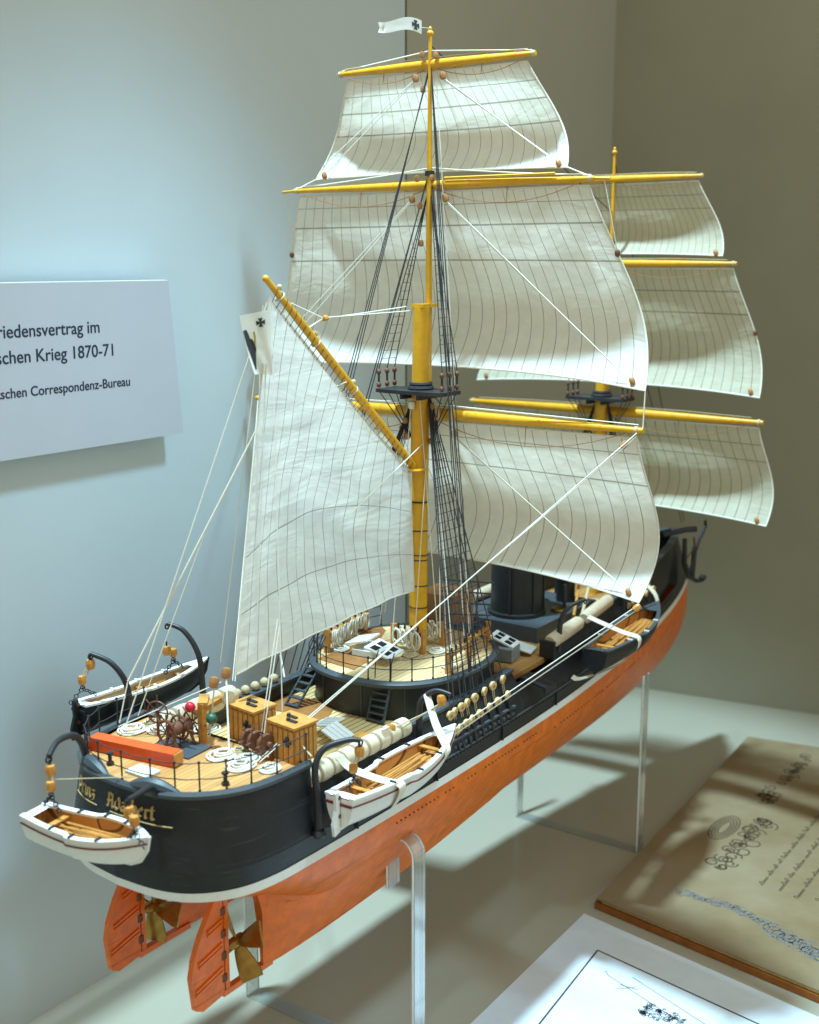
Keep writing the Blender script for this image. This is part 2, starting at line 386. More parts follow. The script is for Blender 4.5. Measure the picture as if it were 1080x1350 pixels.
# stern half: black, nearly upright; rest: tumblehome above a low belt
K1 = level_pts(-20.8, 36.0, 1.0, 0.20); K2 = level_pts(-20.85, 35.3, 1.015, 1.05)
def topz(x): return interp([(-14.5, 3.0), (0, 3.0), (8, 3.2), (14, 3.45), (19, 3.7), (24, 4.0), (29, 4.3), (34, 4.66)], x)
TOPY = [(-20.8, 0), (-20, 3), (-14.5, 4.45), (-8, 4.45), (0, 4.42), (8, 4.1), (14, 3.62), (19, 3.12), (24, 2.5), (29, 1.62), (31.5, 0.95), (33.3, 0.04)]
belt = band_mesh([K1, K2]); belt.build('lower_belt', M['black'], ship)
xsplit = -14.6
aft_i = [i for i, p in enumerate(K2) if p.x <= xsplit + 0.2]
ia = max(aft_i)
POOP_TOP = crom([(-20.4, 0, 4.0), (-20.22, 1.9, 4.0), (-19.6, 3.2, 4.0), (-18.45, 4.2, 4.0), (-16.9, 4.70, 4.0), (-14.6, 4.86, 4.0)], NS)
Lk = [K2[int(round(i * ia / (len(POOP_TOP) - 1)))] for i in range(len(POOP_TOP))]
POOP_LV = [Lk, [a.lerp(b, 0.33) + Vector((-0.02, 0, 0)) for a, b in zip(Lk, POOP_TOP)], [a.lerp(b, 0.66) + Vector((-0.02, 0, 0)) for a, b in zip(Lk, POOP_TOP)], POOP_TOP]
pm = band_mesh(POOP_LV)
# closing bulkhead of the poop
e = [L[-1] for L in POOP_LV]
pm.add([(p.x, p.y, p.z) for p in e] + [(p.x, -p.y, p.z) for p in e], [(i, i + 1, 4 + i + 1, 4 + i) for i in range(3)])
poop = pm.build('poop_bulwark', M['black'], ship)
# main tumblehome sides
xs_main = [-14.59 + i * (33.3 + 14.59) / 96 for i in range(97)]
def knuck(x):
    for a, b in zip(K2, K2[1:]):
        if a.x <= x <= b.x: return a.y + (b.y - a.y) * (x - a.x) / (b.x - a.x)
    return 0.03
GAP = (2.3, 6.5)
mb = MB(); inner = MB()
for sgn in (1, -1):
    xs = sorted(xs_main + [GAP[0], GAP[0] + .01, GAP[1], GAP[1] - .01])
    vs = []; nz = 4
    for x in xs:
        t = topz(x); gap = GAP[0] < x < GAP[1]
        tz = 2.5 if gap else t
        yk = knuck(min(x * 35.3 / 33.3 if x > 24 else x, 35.2)) if x < 30 else knuck(x + (x - 30) * 0.55)
        yt = interp(TOPY, x)
        for k in range(nz + 1):
            u = k / nz * ((tz - 1.05) / (t - 1.05))
            bul = 0.10 * math.sin(math.pi * u)
            xx = x + (0 if x < 30 else (x - 30) * 0.6 * (1 - u))
            vs.append((xx, sgn * ((yk + (yt - yk) * (u ** 1.15)) + bul), 1.05 + (t - 1.05) * u))
    n = nz + 1
    mb.add(vs, [((i) * n + k, (i + 1) * n + k, (i + 1) * n + k + 1, i * n + k + 1) for i in range(len(xs) - 1) for k in range(nz)])
mb.build('topsides', M['black'], ship)
for sgn in (1, -1):
    for x0, x1 in ((-14.5, GAP[0]), (GAP[1], 32.6)):
        im = MB(); rm = MB(); nn = 40
        P = []
        for i in range(nn + 1):
            x = x0 + (x1 - x0) * i / nn; y = sgn * (interp(TOPY, x)); P.append((x, y, topz(x)))
        vs = []
        for x, y, z in P: vs += [(x, y - sgn * 0.26, 2.2), (x, y - sgn * 0.24, z - 0.02)]
        im.add(vs, [(2 * i, 2 * i + 2, 2 * i + 3, 2 * i + 1) for i in range(nn)]); im.build('bulwark', M['black'], ship)
        vs = []
        for x, y, z in P: vs += [(x, y + sgn * 0.14, z), (x, y + sgn * 0.14, z + 0.14), (x, y - sgn * 0.36, z + 0.14), (x, y - sgn * 0.36, z)]
        rm.add(vs, [(4 * i + k, 4 * i + 4 + k, 4 * i + 4 + (k + 1) % 4, 4 * i + (k + 1) % 4) for i in range(nn) for k in range(4)] + [(0, 1, 2, 3), (4 * nn, 4 * nn + 1, 4 * nn + 2, 4 * nn + 3)])
        rm.build('rail', M['grey'], ship)
# rim of the poop and two chocks on it
pr = MB()
for sgn in (1, -1):
    pr.tube([(p.x, p.y * sgn, 4.02) for p in POOP_TOP], 0.17, 6)
pr.build('poop_rim', M['grey'], ship)
for yc in (1.9, -1.6):
    pts = []
    for i in range(13):
        y = yc + 1.15 * (i / 12 * 2 - 1); x = -20.35 + 0.085 * abs(y) ** 1.9
        pts.append((x, y, 4.02 + 0.25 * math.sin(math.pi * i / 12)))
    MB().tube(pts, [0.10 + 0.20 * math.sin(math.pi * i / 12) for i in range(13)], 8).build('chock', M['grey'], ship)
# belt plate edges with rivets, a sheer strake line
for x in range(-12, 30, 6):
    y = knuck(x) + 0.045
    for sgn in (1, -1): MB().box((x, sgn * (y - 0.03), 0.62), (0.07, 0.10, 0.8)).build('plate_seam', M['iron'], ship)
sh = MB()
for sgn in (1, -1):
    sh.tube([(p.x, sgn * (p.y + 0.0), p.z) for p in K2 if p.x > -14.2], 0.06, 5)
sh.build('rubbing_strake', M['grey'], ship)
rv = MB()
for sgn in (1, -1):
    x = -13.6
    while x < 29:
        rv.box((x, sgn * (knuck(x) + 0.05), 0.93), (0.07, 0.06, 0.07)); x += 0.3
tag(rv.build('rivet_row', M['iron'], ship), kind='stuff')
def wl_y(x): return interp(WL[4:], x)
dt = MB()
for sgn in (1, -1):
    for z, f, x0, x1, st in ((-0.75, .99, -9, 4, .33), (-1.25, .968, 6, 20, .4)):
        x = x0
        while x < x1:
            if random.random() < .8: dt.box((x, sgn * wl_y(x) * f, z), (.07, .10, .055))
            x += st
tag(dt.build('rivet_dots', M['brown'], ship), kind='stuff')
# red twin skegs, rudders, screws
for sgn in (1, -1):
    sk = MB(); vs = []
    st = [(-15.3, .13, 2.66, -0.4, -5.6), (-14.2, .22, 3.6, -0.4, -5.65), (-13.0, .35, 4.5, -0.5, -5.65), (-11.5, .6, 4.95, -0.6, -5.65), (-9.5, .8, 5.05, -0.8, -5.62), (-6, .9, 5.02, -1.1, -5.55), (-2, .8, 4.6, -1.8, -5.3), (3, .6, 4.1, -2.4, -4.9), (8, .4, 3.4, -3.0, -4.3), (14, .2, 2.4, -3.0, -3.5)]
    for x, wd, yo, zt, zb in st:
        xa = -16.1 if x == -15.3 else x
        q = lambda f: sgn * (2.62 + (yo - 2.62) * f)
        vs += [(xa, sgn * 2.5 - sgn * wd, zt), (x, sgn * 2.5 - sgn * wd * .9, -3.3), (x, sgn * 2.5 - sgn * wd * .3, zb), (x, q(.06), zb), (x, q(.68), -3.0), (xa, q(1.0), zt)]
    sk.add(vs, [(6 * i + k, 6 * i + 6 + k, 6 * i + 6 + (k + 1) % 6, 6 * i + (k + 1) % 6) for i in range(len(st) - 1) for k in range(6)] + [(0, 1, 2, 3, 4, 5), tuple(6 * (len(st) - 1) + k for k in range(6))])
    sk.box((-16.2, sgn * 2.5, -5.62), (3.0, 0.3, 0.26))
    sk.box((-17.45, sgn * 2.5, -3.1), (0.24, 0.26, 5.2))
    s = sk.build('skeg', M['red'], ship)
    rb = [(-17.75, -0.7), (-18.2, -1.45), (-18.9, -2.5), (-19.3, -3.3), (-19.48, -4.1), (-19.3, -5.55), (-18.9, -5.78), (-17.65, -5.62), (-17.62, -0.7)]
    rd = MB().prism(rb, sgn * 2.5 - .13, sgn * 2.5 + .13, lambda a, b, c: Vector((a, c, b))).build('rudder', M['red'], ship)
    for z, xa in ((-2.2, -18.55), (-3.3, -19.1), (-4.4, -19.3)):
        h = MB()
        for side in (1, -1):
            h.box(((-17.7 + xa) / 2, sgn * 2.5 + side * .17, z - 0.12), (abs(xa + 17.7), .07, .10), ry=-0.22)
            h.box(((-17.7 + xa) / 2, sgn * 2.5 + side * .17, z - 0.30), (abs(xa + 17.7), .07, .10), ry=-0.22)
        h.build('hinge_strap', M['red'], rd)
    for z in (-1.9, -2.9, -3.9, -4.9):
        MB().lathe([(0.20, -.16), (0.20, .16)], (-17.62, sgn * 2.5, z), n=8).build('pintle', M['brown'], rd)
    if True:
        hub = (-16.75, sgn * 2.5, -3.75)
        pp = MB().lathe([(0.05, -.55), (0.20, -.42), (0.27, -.1), (0.27, .35), (0.14, .55)], hub, (1, 0, 0), 12).build('propeller', M['brass'], ship)
        MB().tube([(-16.4, sgn * 2.5, -3.75), (-13.5, sgn * 2.5, -3.7)], 0.12, 8).build('shaft', M['brown'], pp)
        for k in range(4):
            a0 = R(58 + 90 * k + (0 if sgn < 0 else 30))
            rad = Vector((0, math.cos(a0), math.sin(a0))); tan = Vector((0, -math.sin(a0), math.cos(a0))); axv = Vector((1, 0, 0))
            bl = MB(); pit = R(-32)
            def blade(u, v, off):
                rr_ = 0.15 + 1.5 * v
                wd = (0.20 + 0.52 * v ** 0.7) * (1 if v < 0.9 else 0.86)
                pt = pit * (1 - 0.35 * v)
                dirc = tan * math.cos(pt) + axv * math.sin(pt); nrm = axv * math.cos(pt) - tan * math.sin(pt)
                return Vector(hub) + rad * rr_ + dirc * (u - .5) * 2 * wd * 0.8 + nrm * (off + 0.10 * (u - .5) ** 2)
            g1 = [[blade(i / 5, j / 6, .04) for i in range(6)] for j in range(7)]; g2 = [[blade(i / 5, j / 6, -.04) for i in range(6)] for j in range(7)]
            vs = [p for g in g1 for p in g] + [p for g in g2 for p in g]; fs = []
            for j in range(6):
                for i in range(5):
                    fs.append((j * 6 + i, j * 6 + i + 1, j * 6 + i + 7, j * 6 + i + 6)); fs.append((42 + j * 6 + i, 42 + j * 6 + i + 6, 42 + j * 6 + i + 7, 42 + j * 6 + i + 1))
            per = [i for i in range(6)] + [j * 6 + 5 for j in range(1, 7)] + [36 + i for i in range(4, -1, -1)] + [j * 6 for j in range(5, 0, -1)]
            for a, b in zip(per, per[1:] + per[:1]): fs.append((a, b, 42 + b, 42 + a))
            bl.add(vs, fs); bl.build('blade', M['brass'], pp)

# decks
def deck(name, outline, z, m, th=0.2, parent=None): return MB().prism(outline, z - th, z).build(name, m, parent or ship)
po = [(p.x + 0.12 * (1 if p.x < -19 else 0.3), p.y - min(p.y, 0.22), 0) for p in POOP_TOP]
ol = [(p[0], p[1]) for p in po] + [(p[0], -p[1]) for p in reversed(po)][:-1]
deck('poop_deck', ol, 3.88, M['deck_poop'])
xs = [-14.5 + i * 17.38 / 20 for i in range(21)]
deck('quarterdeck', [(x, interp(TOPY, x) - .22) for x in xs] + [(x, -interp(TOPY, x) + .22) for x in reversed(xs)], 2.3, M['deck_light'])
xs = [2.9 + i * 29 / 24 for i in range(25)]
deck('foredeck', [(x, interp(TOPY, x) - .22) for x in xs] + [(x, -interp(TOPY, x) + .22) for x in reversed(xs)], 2.58, M['deck_fore'], .3)

# stern name: gold broken letters wrapped round the stern
GL = {'A': [[(0.1, .95), (.25, 1.0), (.25, .1)], [(.25, 1.), (.75, .9), (.75, .1), (.9, .0)], [(.0, .45), (.75, .5)], [(.0, .1), (.25, .0)]],
      'P': [[(.2, 1.0), (.2, -.2)], [(0, .9), (.45, 1.0), (.8, .8), (.8, .35), (.45, .2), (.2, .3)]],
      'd': [[(.7, 1.0), (.3, .75)], [(.55, .9), (.72, .6), (.7, .1), (.45, 0)], [(.45, .0), (.15, .12), (.15, .55), (.4, .65)]],
      'a': [[(.15, .62), (.55, .66), (.58, .08), (.72, 0)], [(.58, .4), (.15, .35), (.12, .08), (.35, 0), (.58, .12)]],
      'l': [[(.2, 1.05), (.2, .1), (.4, 0)]],
      'b': [[(.18, 1.05), (.18, .1), (.4, 0), (.65, .15), (.65, .5), (.4, .66), (.2, .5)]],
      'e': [[(.6, .1), (.35, 0), (.12, .15), (.12, .5), (.4, .68), (.6, .5), (.15, .32)]],
      'r': [[(.1, .6), (.25, .66), (.25, .08), (.4, 0)], [(.25, .5), (.45, .66), (.62, .58)]],
      't': [[(.25, .95), (.25, .1), (.5, 0)], [(.05, .66), (.5, .66)]],
      'i': [[(.1, .62), (.22, .66), (.22, .08), (.38, 0)], [(.2, .86), (.28, .92)]],
      'n': [[(.05, .6), (.18, .66), (.18, .0)], [(.18, .5), (.42, .66), (.56, .58), (.56, .1), (.7, 0)]],
      'z': [[(.08, .64), (.55, .64), (.12, .34), (.5, .3), (.48, .0), (.15, -.1)]]}
ADV = {'A': 1.0, 'P': .9, 'd': .85, 'a': .8, 'l': .45, 'b': .8, 'e': .72, 'r': .68, 't': .58, 'i': .45, 'n': .8, 'z': .65}
def stern_pt(y, z, out):
    u = (z - 1.05) / 2.95
    a = interp([(p.y, p.x) for p in Lk], abs(y)); b = interp([(p.y, p.x) for p in POOP_TOP], abs(y))
    return Vector((a + (b - a) * u - 0.02 - out, y, z))
def stern_text(txt, y0, z0, h, name):
    mb = MB(); s = 0
    nib = Vector((math.cos(R(38)), math.sin(R(38)))) * 0.085
    for ch in txt:
        for st in GL[ch]:
            for (x1, z1), (x2, z2) in zip(st, st[1:]):
                a = Vector(((s + x1) * h * .8, z1 * h)); b = Vector(((s + x2) * h * .8, z2 * h))
                k = nib * h / 0.75
                q = [a - k, a + k, b + k, b - k]
                vs = [stern_pt(y0 - p.x, z0 + p.y, 0.03) for p in q] + [stern_pt(y0 - p.x, z0 + p.y, 0.0) for p in q]
                mb.add(vs, [(0, 1, 2, 3), (7, 6, 5, 4), (0, 1, 5, 4), (1, 2, 6, 5), (2, 3, 7, 6), (3, 0, 4, 7)])
        s += ADV[ch]
    return mb.build(name, M['gold'], ship)
stern_text('Adalbert', 0.62, 2.98, 0.54, 'name_lettering')
stern_text('Prinz', 2.9, 2.98, 0.54, 'name_lettering')
MB().tube([stern_pt(0.4 - i * 0.28, 2.80 - 0.0 * i, 0.02) for i in range(12)], 0.028, 5).build('gold_line', M['gold'], ship)
MB().tube([stern_pt(3.0 - i * 0.22, 2.80, 0.02) for i in range(9)], 0.028, 5).build('gold_line', M['gold'], ship)

# poop rail stanchions
def stanchion(p, h, r=0.036, m='iron', name='stanchion'):
    x, y, z = p
    return MB().lathe([(r * 1.6, 0), (r * 1.6, .08), (r, .12), (r, h - .1), (r * 1.7, h - .06), (r * 1.7, h)], p, n=7).build(name, M[m], ship)
idx = [0, 5, 9, 13, 17, 21, 25, 29]
sp_pts = []
for sgn in (1, -1):
    for i in idx:
        if sgn < 0 and i == 0: continue
        p = POOP_TOP[min(i, len(POOP_TOP) - 1)]
        sp_pts.append((p.x + 0.16, sgn * max(0, p.y - 0.1), 4.08))
sp_pts.sort(key=lambda q: math.atan2(q[1], -(q[0] + 13)))
for p in sp_pts: stanchion(p, 1.25)
for h in (0.55, 1.2):
    pts = []
    for a, b in zip(sp_pts, sp_pts[1:]): pts += sag((a[0], a[1], a[2] + h), (b[0], b[1], b[2] + h), 0.04, 5)[:-1]
    pts.append(Vector(sp_pts[-1]) + Vector((0, 0, h)))
    MB().tube(pts, 0.022, 5).build('guard_rope', M['tar'], ship)

# ------------------------------------------------------------------ poop fittings
b = MB().box((-18.05, 1.70, 4.20), (0.62, 4.3, 0.56), rz=R(10)).build('bench', M['redbox'], ship)
MB().box((-17.68, -0.47, 4.20), (0.60, 0.06, 0.52), rz=R(10)).build('end_panel', M['honey'], b)
# steering wheels on a grating
MB().box((-16.35, 0.85, 3.92), (1.5, 2.3, 0.07), rz=R(4)).build('grating', M['grey'], ship)
wf = MB().tube([(-16.7, 0.95, 4.75), (-15.7, 0.95, 4.75)], 0.30, 12)
for x in (-16.7, -15.75):
    wf.tube([(x, 0.55, 3.95), (x, 0.95, 4.75)], 0.07, 5); wf.tube([(x, 1.35, 3.95), (x, 0.95, 4.75)], 0.07, 5)
wh = wf.build('steering_wheel', M['brown'], ship)
for x in (-16.95, -16.2, -15.45):
    wm = MB().torus((x, 0.95, 4.75), (1, 0, 0), 0.52, 0.055, 20, 6)
    for k in range(8):
        a = k * math.pi / 4
        wm.tube([(x, 0.95 + .05 * math.cos(a), 4.75 + .05 * math.sin(a)), (x, 0.95 + .80 * math.cos(a), 4.75 + .80 * math.sin(a))], 0.032, 5)
    wm.build('spoked_wheel', M['brown'], wh)
wm = MB().torus((-15.9, 2.6, 4.95), (1, .3, 0), 0.50, 0.04, 18, 6)
for k in range(8):
    a = k * math.pi / 4; wm.tube([(-15.9, 2.6, 4.95), (-15.9 - .24 * math.cos(a), 2.6 + .75 * math.cos(a), 4.95 + .78 * math.sin(a))], 0.03, 5)
wm.tube([(-15.9, 2.6, 3.88), (-15.9, 2.6, 4.95)], 0.07, 6)
wm.build('spoked_wheel', M['brown'], ship)
bn = MB().box((-15.45, 0.35, 4.8), (0.27, 0.27, 1.85)).box((-15.1, 0.60, 5.7), (1.1, 0.42, 0.16), rz=R(40)).build('binnacle', M['honey'], ship)
MB().ball((-15.75, 0.75, 5.55), 0.23).build('lamp', M['ballr'], bn, label='red ball lamp')
MB().ball((-15.45, -0.2, 5.15), 0.24).build('lamp', M['ballg'], bn, label='green ball lamp')
# long beam beside the binnacle
MB().box((-13.9, 1.35, 5.0), (2.3, 0.32, 0.22), rz=R(10)).build('timber', M['honey'], ship)
# slatted companion hatches
def hatch_box(c, d, rz):
    o = MB().box(c, d, rz).build('companion_hatch', M['wood'], ship)
    c = Vector(c); mr = Matrix.Rotation(rz, 3, 'Z')
    sl = MB()
    sl.box(c + Vector((0, 0, d[2] / 2 + .05)), (d[0] + .14, d[1] + .14, .10), rz)
    sl.build('lid', M['honey'], o)
    for s in range(5):
        off = mr @ Vector(((s - 2) * d[0] / 5, -d[1] / 2 - .03, -0.04)); MB().box(c + off, (d[0] / 6.5, .06, d[2] - .12), rz).build('slat', M['honey'], o)
        off = mr @ Vector((-d[0] / 2 - .03, (s - 2) * d[1] / 5, -0.04)); MB().box(c + off, (.06, d[1] / 6.5, d[2] - .12), rz).build('slat', M['honey'], o)
    for q in (-.3, .25):
        off = mr @ Vector((q * d[0] * .5, q * d[1] * .4, d[2] / 2 + .13)); MB().box(c + off, (.16, .55, .07), rz).ball(c + off + Vector((0, .2, .05)), .09, 6).build('latch', M['iron'], o)
    off = mr @ Vector((-d[0] / 2 - .08, -d[1] * .28, .18)); MB().box(c + off, (.07, .16, .44), rz).box(c + off, (.07, .44, .14), rz).build('hinge', M['iron'], o)
    return o
hatch_box((-14.15, -3.55, 4.62), (1.25, 1.55, 1.5), R(-6))
hatch_box((-13.75, -0.95, 4.62), (1.25, 1.55, 1.5), R(-6))
# winding gear between hatches
gear = MB()
for y in (-2.9, -2.35, -1.95):
    gear.lathe([(0.42, -.1), (0.42, .1)], (-15.05, y, 4.55), (0.3, 1, 0), 14)
    for k in range(6):
        a = k * math.pi / 3; gear.tube([(-15.05, y, 4.55), (-15.05 + .66 * math.cos(a), y, 4.55 + .62 * math.sin(a))], .035, 5)
gear.tube([(-15.05, -3.2, 4.55), (-15.05, -1.6, 4.55)], .12, 8)
gear.box((-15.05, -3.15, 4.15), (.12, .12, .6)).box((-15.05, -1.65, 4.15), (.12, .12, .6))
gear.build('winding_gear', M['brown'], ship)

def coil(c, r, n=3, m='rope', parent=None, tilt=0.0, name='rope_coil', th=0.045):
    mb = MB()
    for k in range(n):
        rr_ = r * (1 - 0.22 * k + random.uniform(-.06, .06)); pts = []
        cx = c[0] + random.uniform(-.08, .08) * r; cy = c[1] + random.uniform(-.08, .08) * r
        for i in range(18):
            a = 2 * math.pi * i / 18; pts.append((cx + rr_ * math.cos(a) * 1.15, cy + rr_ * math.sin(a), c[2] + .05 + .05 * k + .02 * math.sin(3 * a + k)))
        mb.tube(pts, th, 5, True)
    return mb.build(name, M[m], parent or ship)
for c, r, m in (((-16.2, 3.95), .62, 'rope'), ((-15.5, 3.0), .5, 'rope'), ((-15.2, 3.75), .5, 'tanrope'), ((-14.2, 1.35), .5, 'rope'), ((-15.95, -1.25), .62, 'rope'), ((-16.3, -2.6), .58, 'rope'), ((-15.65, -2.35), .5, 'rope'), ((-15.8, -3.75), .42, 'rope'), ((-15.3, -1.6), .42, 'tanrope'), ((-13.9, 2.0), .42, 'tanrope')):
    coil((c[0], c[1], 3.9), r, 4, m)
for (x, y) in ((-17.9, -3.3), (-19.2, 1.9), (-15.2, 3.3)):
    MB().lathe([(.16, 0), (.16, .1), (.08, .15), (.08, .4), (.15, .45), (.15, .52)], (x, y, 3.9), n=8).build('bollard', M['iron'], ship)
MB().box((-19.0, 0.2, 3.95), (0.8, 1.2, 0.1)).build('stern_plate', M['pale'], ship)

# quarterdeck: open skylight flaps and small box
def flap(c, d, rz, rx, panes=False, m='white', parent=None, under=False):
    c = Vector(c); o = MB().box(c, d, rz, rx).build('skylight_flap', M[m], parent or ship)
    mm = Matrix.Rotation(rz, 3, 'Z') @ Matrix.Rotation(rx, 3, 'X')
    if panes:
        for u in (-.22, .22):
            for v in (-.22, .22):
                MB().box(c + mm @ Vector((u * d[0], v * d[1], d[2] / 2 + .012)), (d[0] * .32, d[1] * .26, .02), rz, rx).build('pane', M['glass'], o)
    else:
        for u in (-.25, 0, .25):
            MB().box(c + mm @ Vector((u * d[0], 0, d[2] / 2 + .012)), (d[0] * .02, d[1] * .92, .02), rz, rx).build('groove', M['pale'], o)
    return o
flap((-8.3, -0.6, 2.8), (1.3, 1.1, .08), R(0), R(-12)); flap((-8.9, -1.7, 2.72), (1.3, 1.1, .08), R(6), R(26))
MB().box((-8.6, -2.9, 2.55), (0.7, 0.6, 0.5)).build('deck_box', M['honey'], ship)
MB().prism([(-7.6, 4.1), (-5.4, 4.1), (-5.4, 1.2), (-7.6, 0.2)], 2.302, 2.33).build('deck_mat', M['hatch'], ship)

# ------------------------------------------------------------------ roundhouse
RC = (-1.15, 0.0)
def rh(t, k=1.0):
    c, s_ = math.cos(t), math.sin(t); e_ = 2 / 2.35
    return (RC[0] + 4.95 * k * math.copysign(abs(c) ** e_, c), RC[1] + 4.38 * k * math.copysign(abs(s_) ** e_, s_))
NR = 72
ro = [rh(2 * math.pi * i / NR) for i in range(NR)]
rw = MB().prism([rh(2 * math.pi * i / NR, 0.955) for i in range(NR)], 2.25, 4.02).build('roundhouse', M['black'], ship)
for i in range(0, NR, 6):
    x, y = rh(2 * math.pi * (i + 1.5) / NR, 0.957); MB().tube([(x, y, 2.32), (x, y, 3.9)], .035, 4).build('panel_seam', M['grey'], rw)
vs = []; rmb = MB(); prof = [(1.0, 3.98), (1.02, 4.06), (1.02, 4.2), (0.99, 4.3), (0.95, 4.3), (0.945, 4.18)]
for i in range(NR):
    for k, z in prof: vs.append((*rh(2 * math.pi * i / NR, k), z))
q = len(prof)
rmb.add(vs, [(i * q + k, ((i + 1) % NR) * q + k, ((i + 1) % NR) * q + (k + 1) % q, i * q + (k + 1) % q) for i in range(NR) for k in range(q)])
rmb.build('rim', M['grey'], rw)
MB().prism([rh(2 * math.pi * i / NR, 0.948) for i in range(NR)], 4.03, 4.22).build('roof_deck', M['deck_round'], rw)
MB().prism([(-4.9, 2.7), (-3.2, 3.0), (1.6, 1.2), (1.7, 2.6), (-2.5, 3.9), (-4.0, 3.55)][::-1], 4.225, 4.235).build('roof_mat', M['deck_round'], rw)
MB().prism([(-4.7, 3.0), (-4.95, 0.4), (-3.6, 0.6), (1.2, 3.0), (1.9, 3.9), (0.3, 4.0), (-1.5, 2.8)][::-1], 4.24, 4.25).build('roof_walkway', M['hatch'], rw)
# rails on roundhouse
sts = []
for i in range(11, 58, 3):
    x, y = rh(2 * math.pi * (i + .5) / NR, 0.965); sts.append((x, y, 4.3))
for p in sts: stanchion(p, 1.15, .034)
for h in (.6, 1.1):
    pts = [];
    for a, b2 in zip(sts, sts[1:]):
        pts += sag((a[0], a[1], a[2] + h), (b2[0], b2[1], b2[2] + h), .02, 3)[:-1]
    MB().tube(pts, .022, 5).build('guard_rope', M['tar'], ship)
# skylight hatch on the roundhouse roof
MB().box((-2.35, 1.15, 4.42), (1.7, 1.6, .36), R(8)).build('skylight_base', M['pale'], rw)
flap((-3.0, 0.0, 4.85), (1.6, 1.5, .09), R(8), R(16), True, parent=rw)
flap((-2.5, 1.75, 4.95), (1.5, 1.3, .09), R(8), R(-14), False, parent=rw)
# pin rails with hung coils
def pinrail(a, b_, h, n, m='honey', coils=True, pins=True):
    a, b_ = Vector(a), Vector(b_); d = (b_ - a); rz = math.atan2(d.y, d.x); L_ = d.length
    o = MB().box((a + b_) / 2 + Vector((0, 0, h)), (L_, .26, .14), rz).build('pin_rail', M[m], ship)
    for q in (0, .5, 1):
        if q == .5 and L_ < 2: continue
        MB().box(a.lerp(b_, q) + Vector((0, 0, h / 2 + .1)), (.26, .26, h + .32), rz).build('post', M[m], o)
    nrm = Vector((-math.sin(rz), math.cos(rz), 0))
    for k in range(n):
        p = a.lerp(b_, (k + .7) / (n + .4)) + Vector((0, 0, h))
        MB().lathe([(.03, -.32), (.045, -.1), (.045, .08), (.07, .16), (.05, .34)], p, n=6).build('belaying_pin', M['iron'], o)
        if coils:
            hk = MB()
            for s in range(6):
                pts = []; dr = random.uniform(.6, .98) * h; wd_ = random.uniform(.10, .26); off = (s - 2.5) * .05
                for i in range(12):
                    t = 2 * math.pi * i / 12
                    pts.append(p + nrm * (math.copysign(.13, (-1) ** s) + .04 * s * (-1) ** s) + d.normalized() * (math.sin(t) * wd_ + off) + Vector((0, 0, .12 - dr * (.5 - .5 * math.cos(t)))))
                hk.tube(pts, .042, 5, True)
            hk.build('hung_coil', M['rope'], o)
    return o
pinrail((-3.6, 3.2, 4.22), (0.6, 3.95, 4.22), 1.0, 6)
pinrail((-2.7, -3.7, 4.22), (2.8, -2.55, 4.22), 0.85, 9, coils=False)
pinrail((-0.9, 0.9, 4.22), (-0.9, -0.9, 4.22), 1.05, 4)
pinrail((0.9, 0.95, 4.22), (0.9, -0.95, 4.22), 1.0, 3)
for c, r in (((-1.5, -.6), .4), ((-0.3, -1.4), .4), ((0.6, -1.9), .36), ((-1.9, -3.2), .3), ((1.4, -2.4), .34), ((-2.9, 2.9), .4)):
    coil((c[0], c[1], 4.26), r, 3, 'tanrope' if random.random() < .5 else 'rope')
# ladders
def ladder(a, b_, wv, n, m='grey'):
    a, b_, wv = Vector(a), Vector(b_), Vector(wv); mb = MB()
    for s in (-.5, .5):
        mb.tube([a + wv * s, b_ + wv * s], .07, 4)
    o = mb.build('ladder', M[m], ship)
    for k in range(n):
        c = a.lerp(b_, (k + .6) / n); MB().box(c, (.22 if abs(wv.y) > abs(wv.x) else wv.length, wv.length if abs(wv.y) > abs(wv.x) else .22, .06), 0 if abs(wv.x) < 1e-6 or abs(wv.y) < 1e-6 else math.atan2(wv.y, wv.x)).build('step', M[m], o)
    for s in (-.5, .5):
        MB().tube([a + wv * s + Vector((0, 0, .1)), a + wv * s + Vector((.05, 0, 1.0)), a.lerp(b_, -.15) + wv * s + Vector((.2, 0, 1.15))], .03, 5).build('handrail', M['iron'], o)
ladder((-5.45, -1.75, 4.2), (-6.1, -1.75, 2.3), (0, .95, 0), 6)
ladder((-5.35, 2.6, 4.2), (-6.9, 2.9, 2.3), (0, .75, 0), 6)

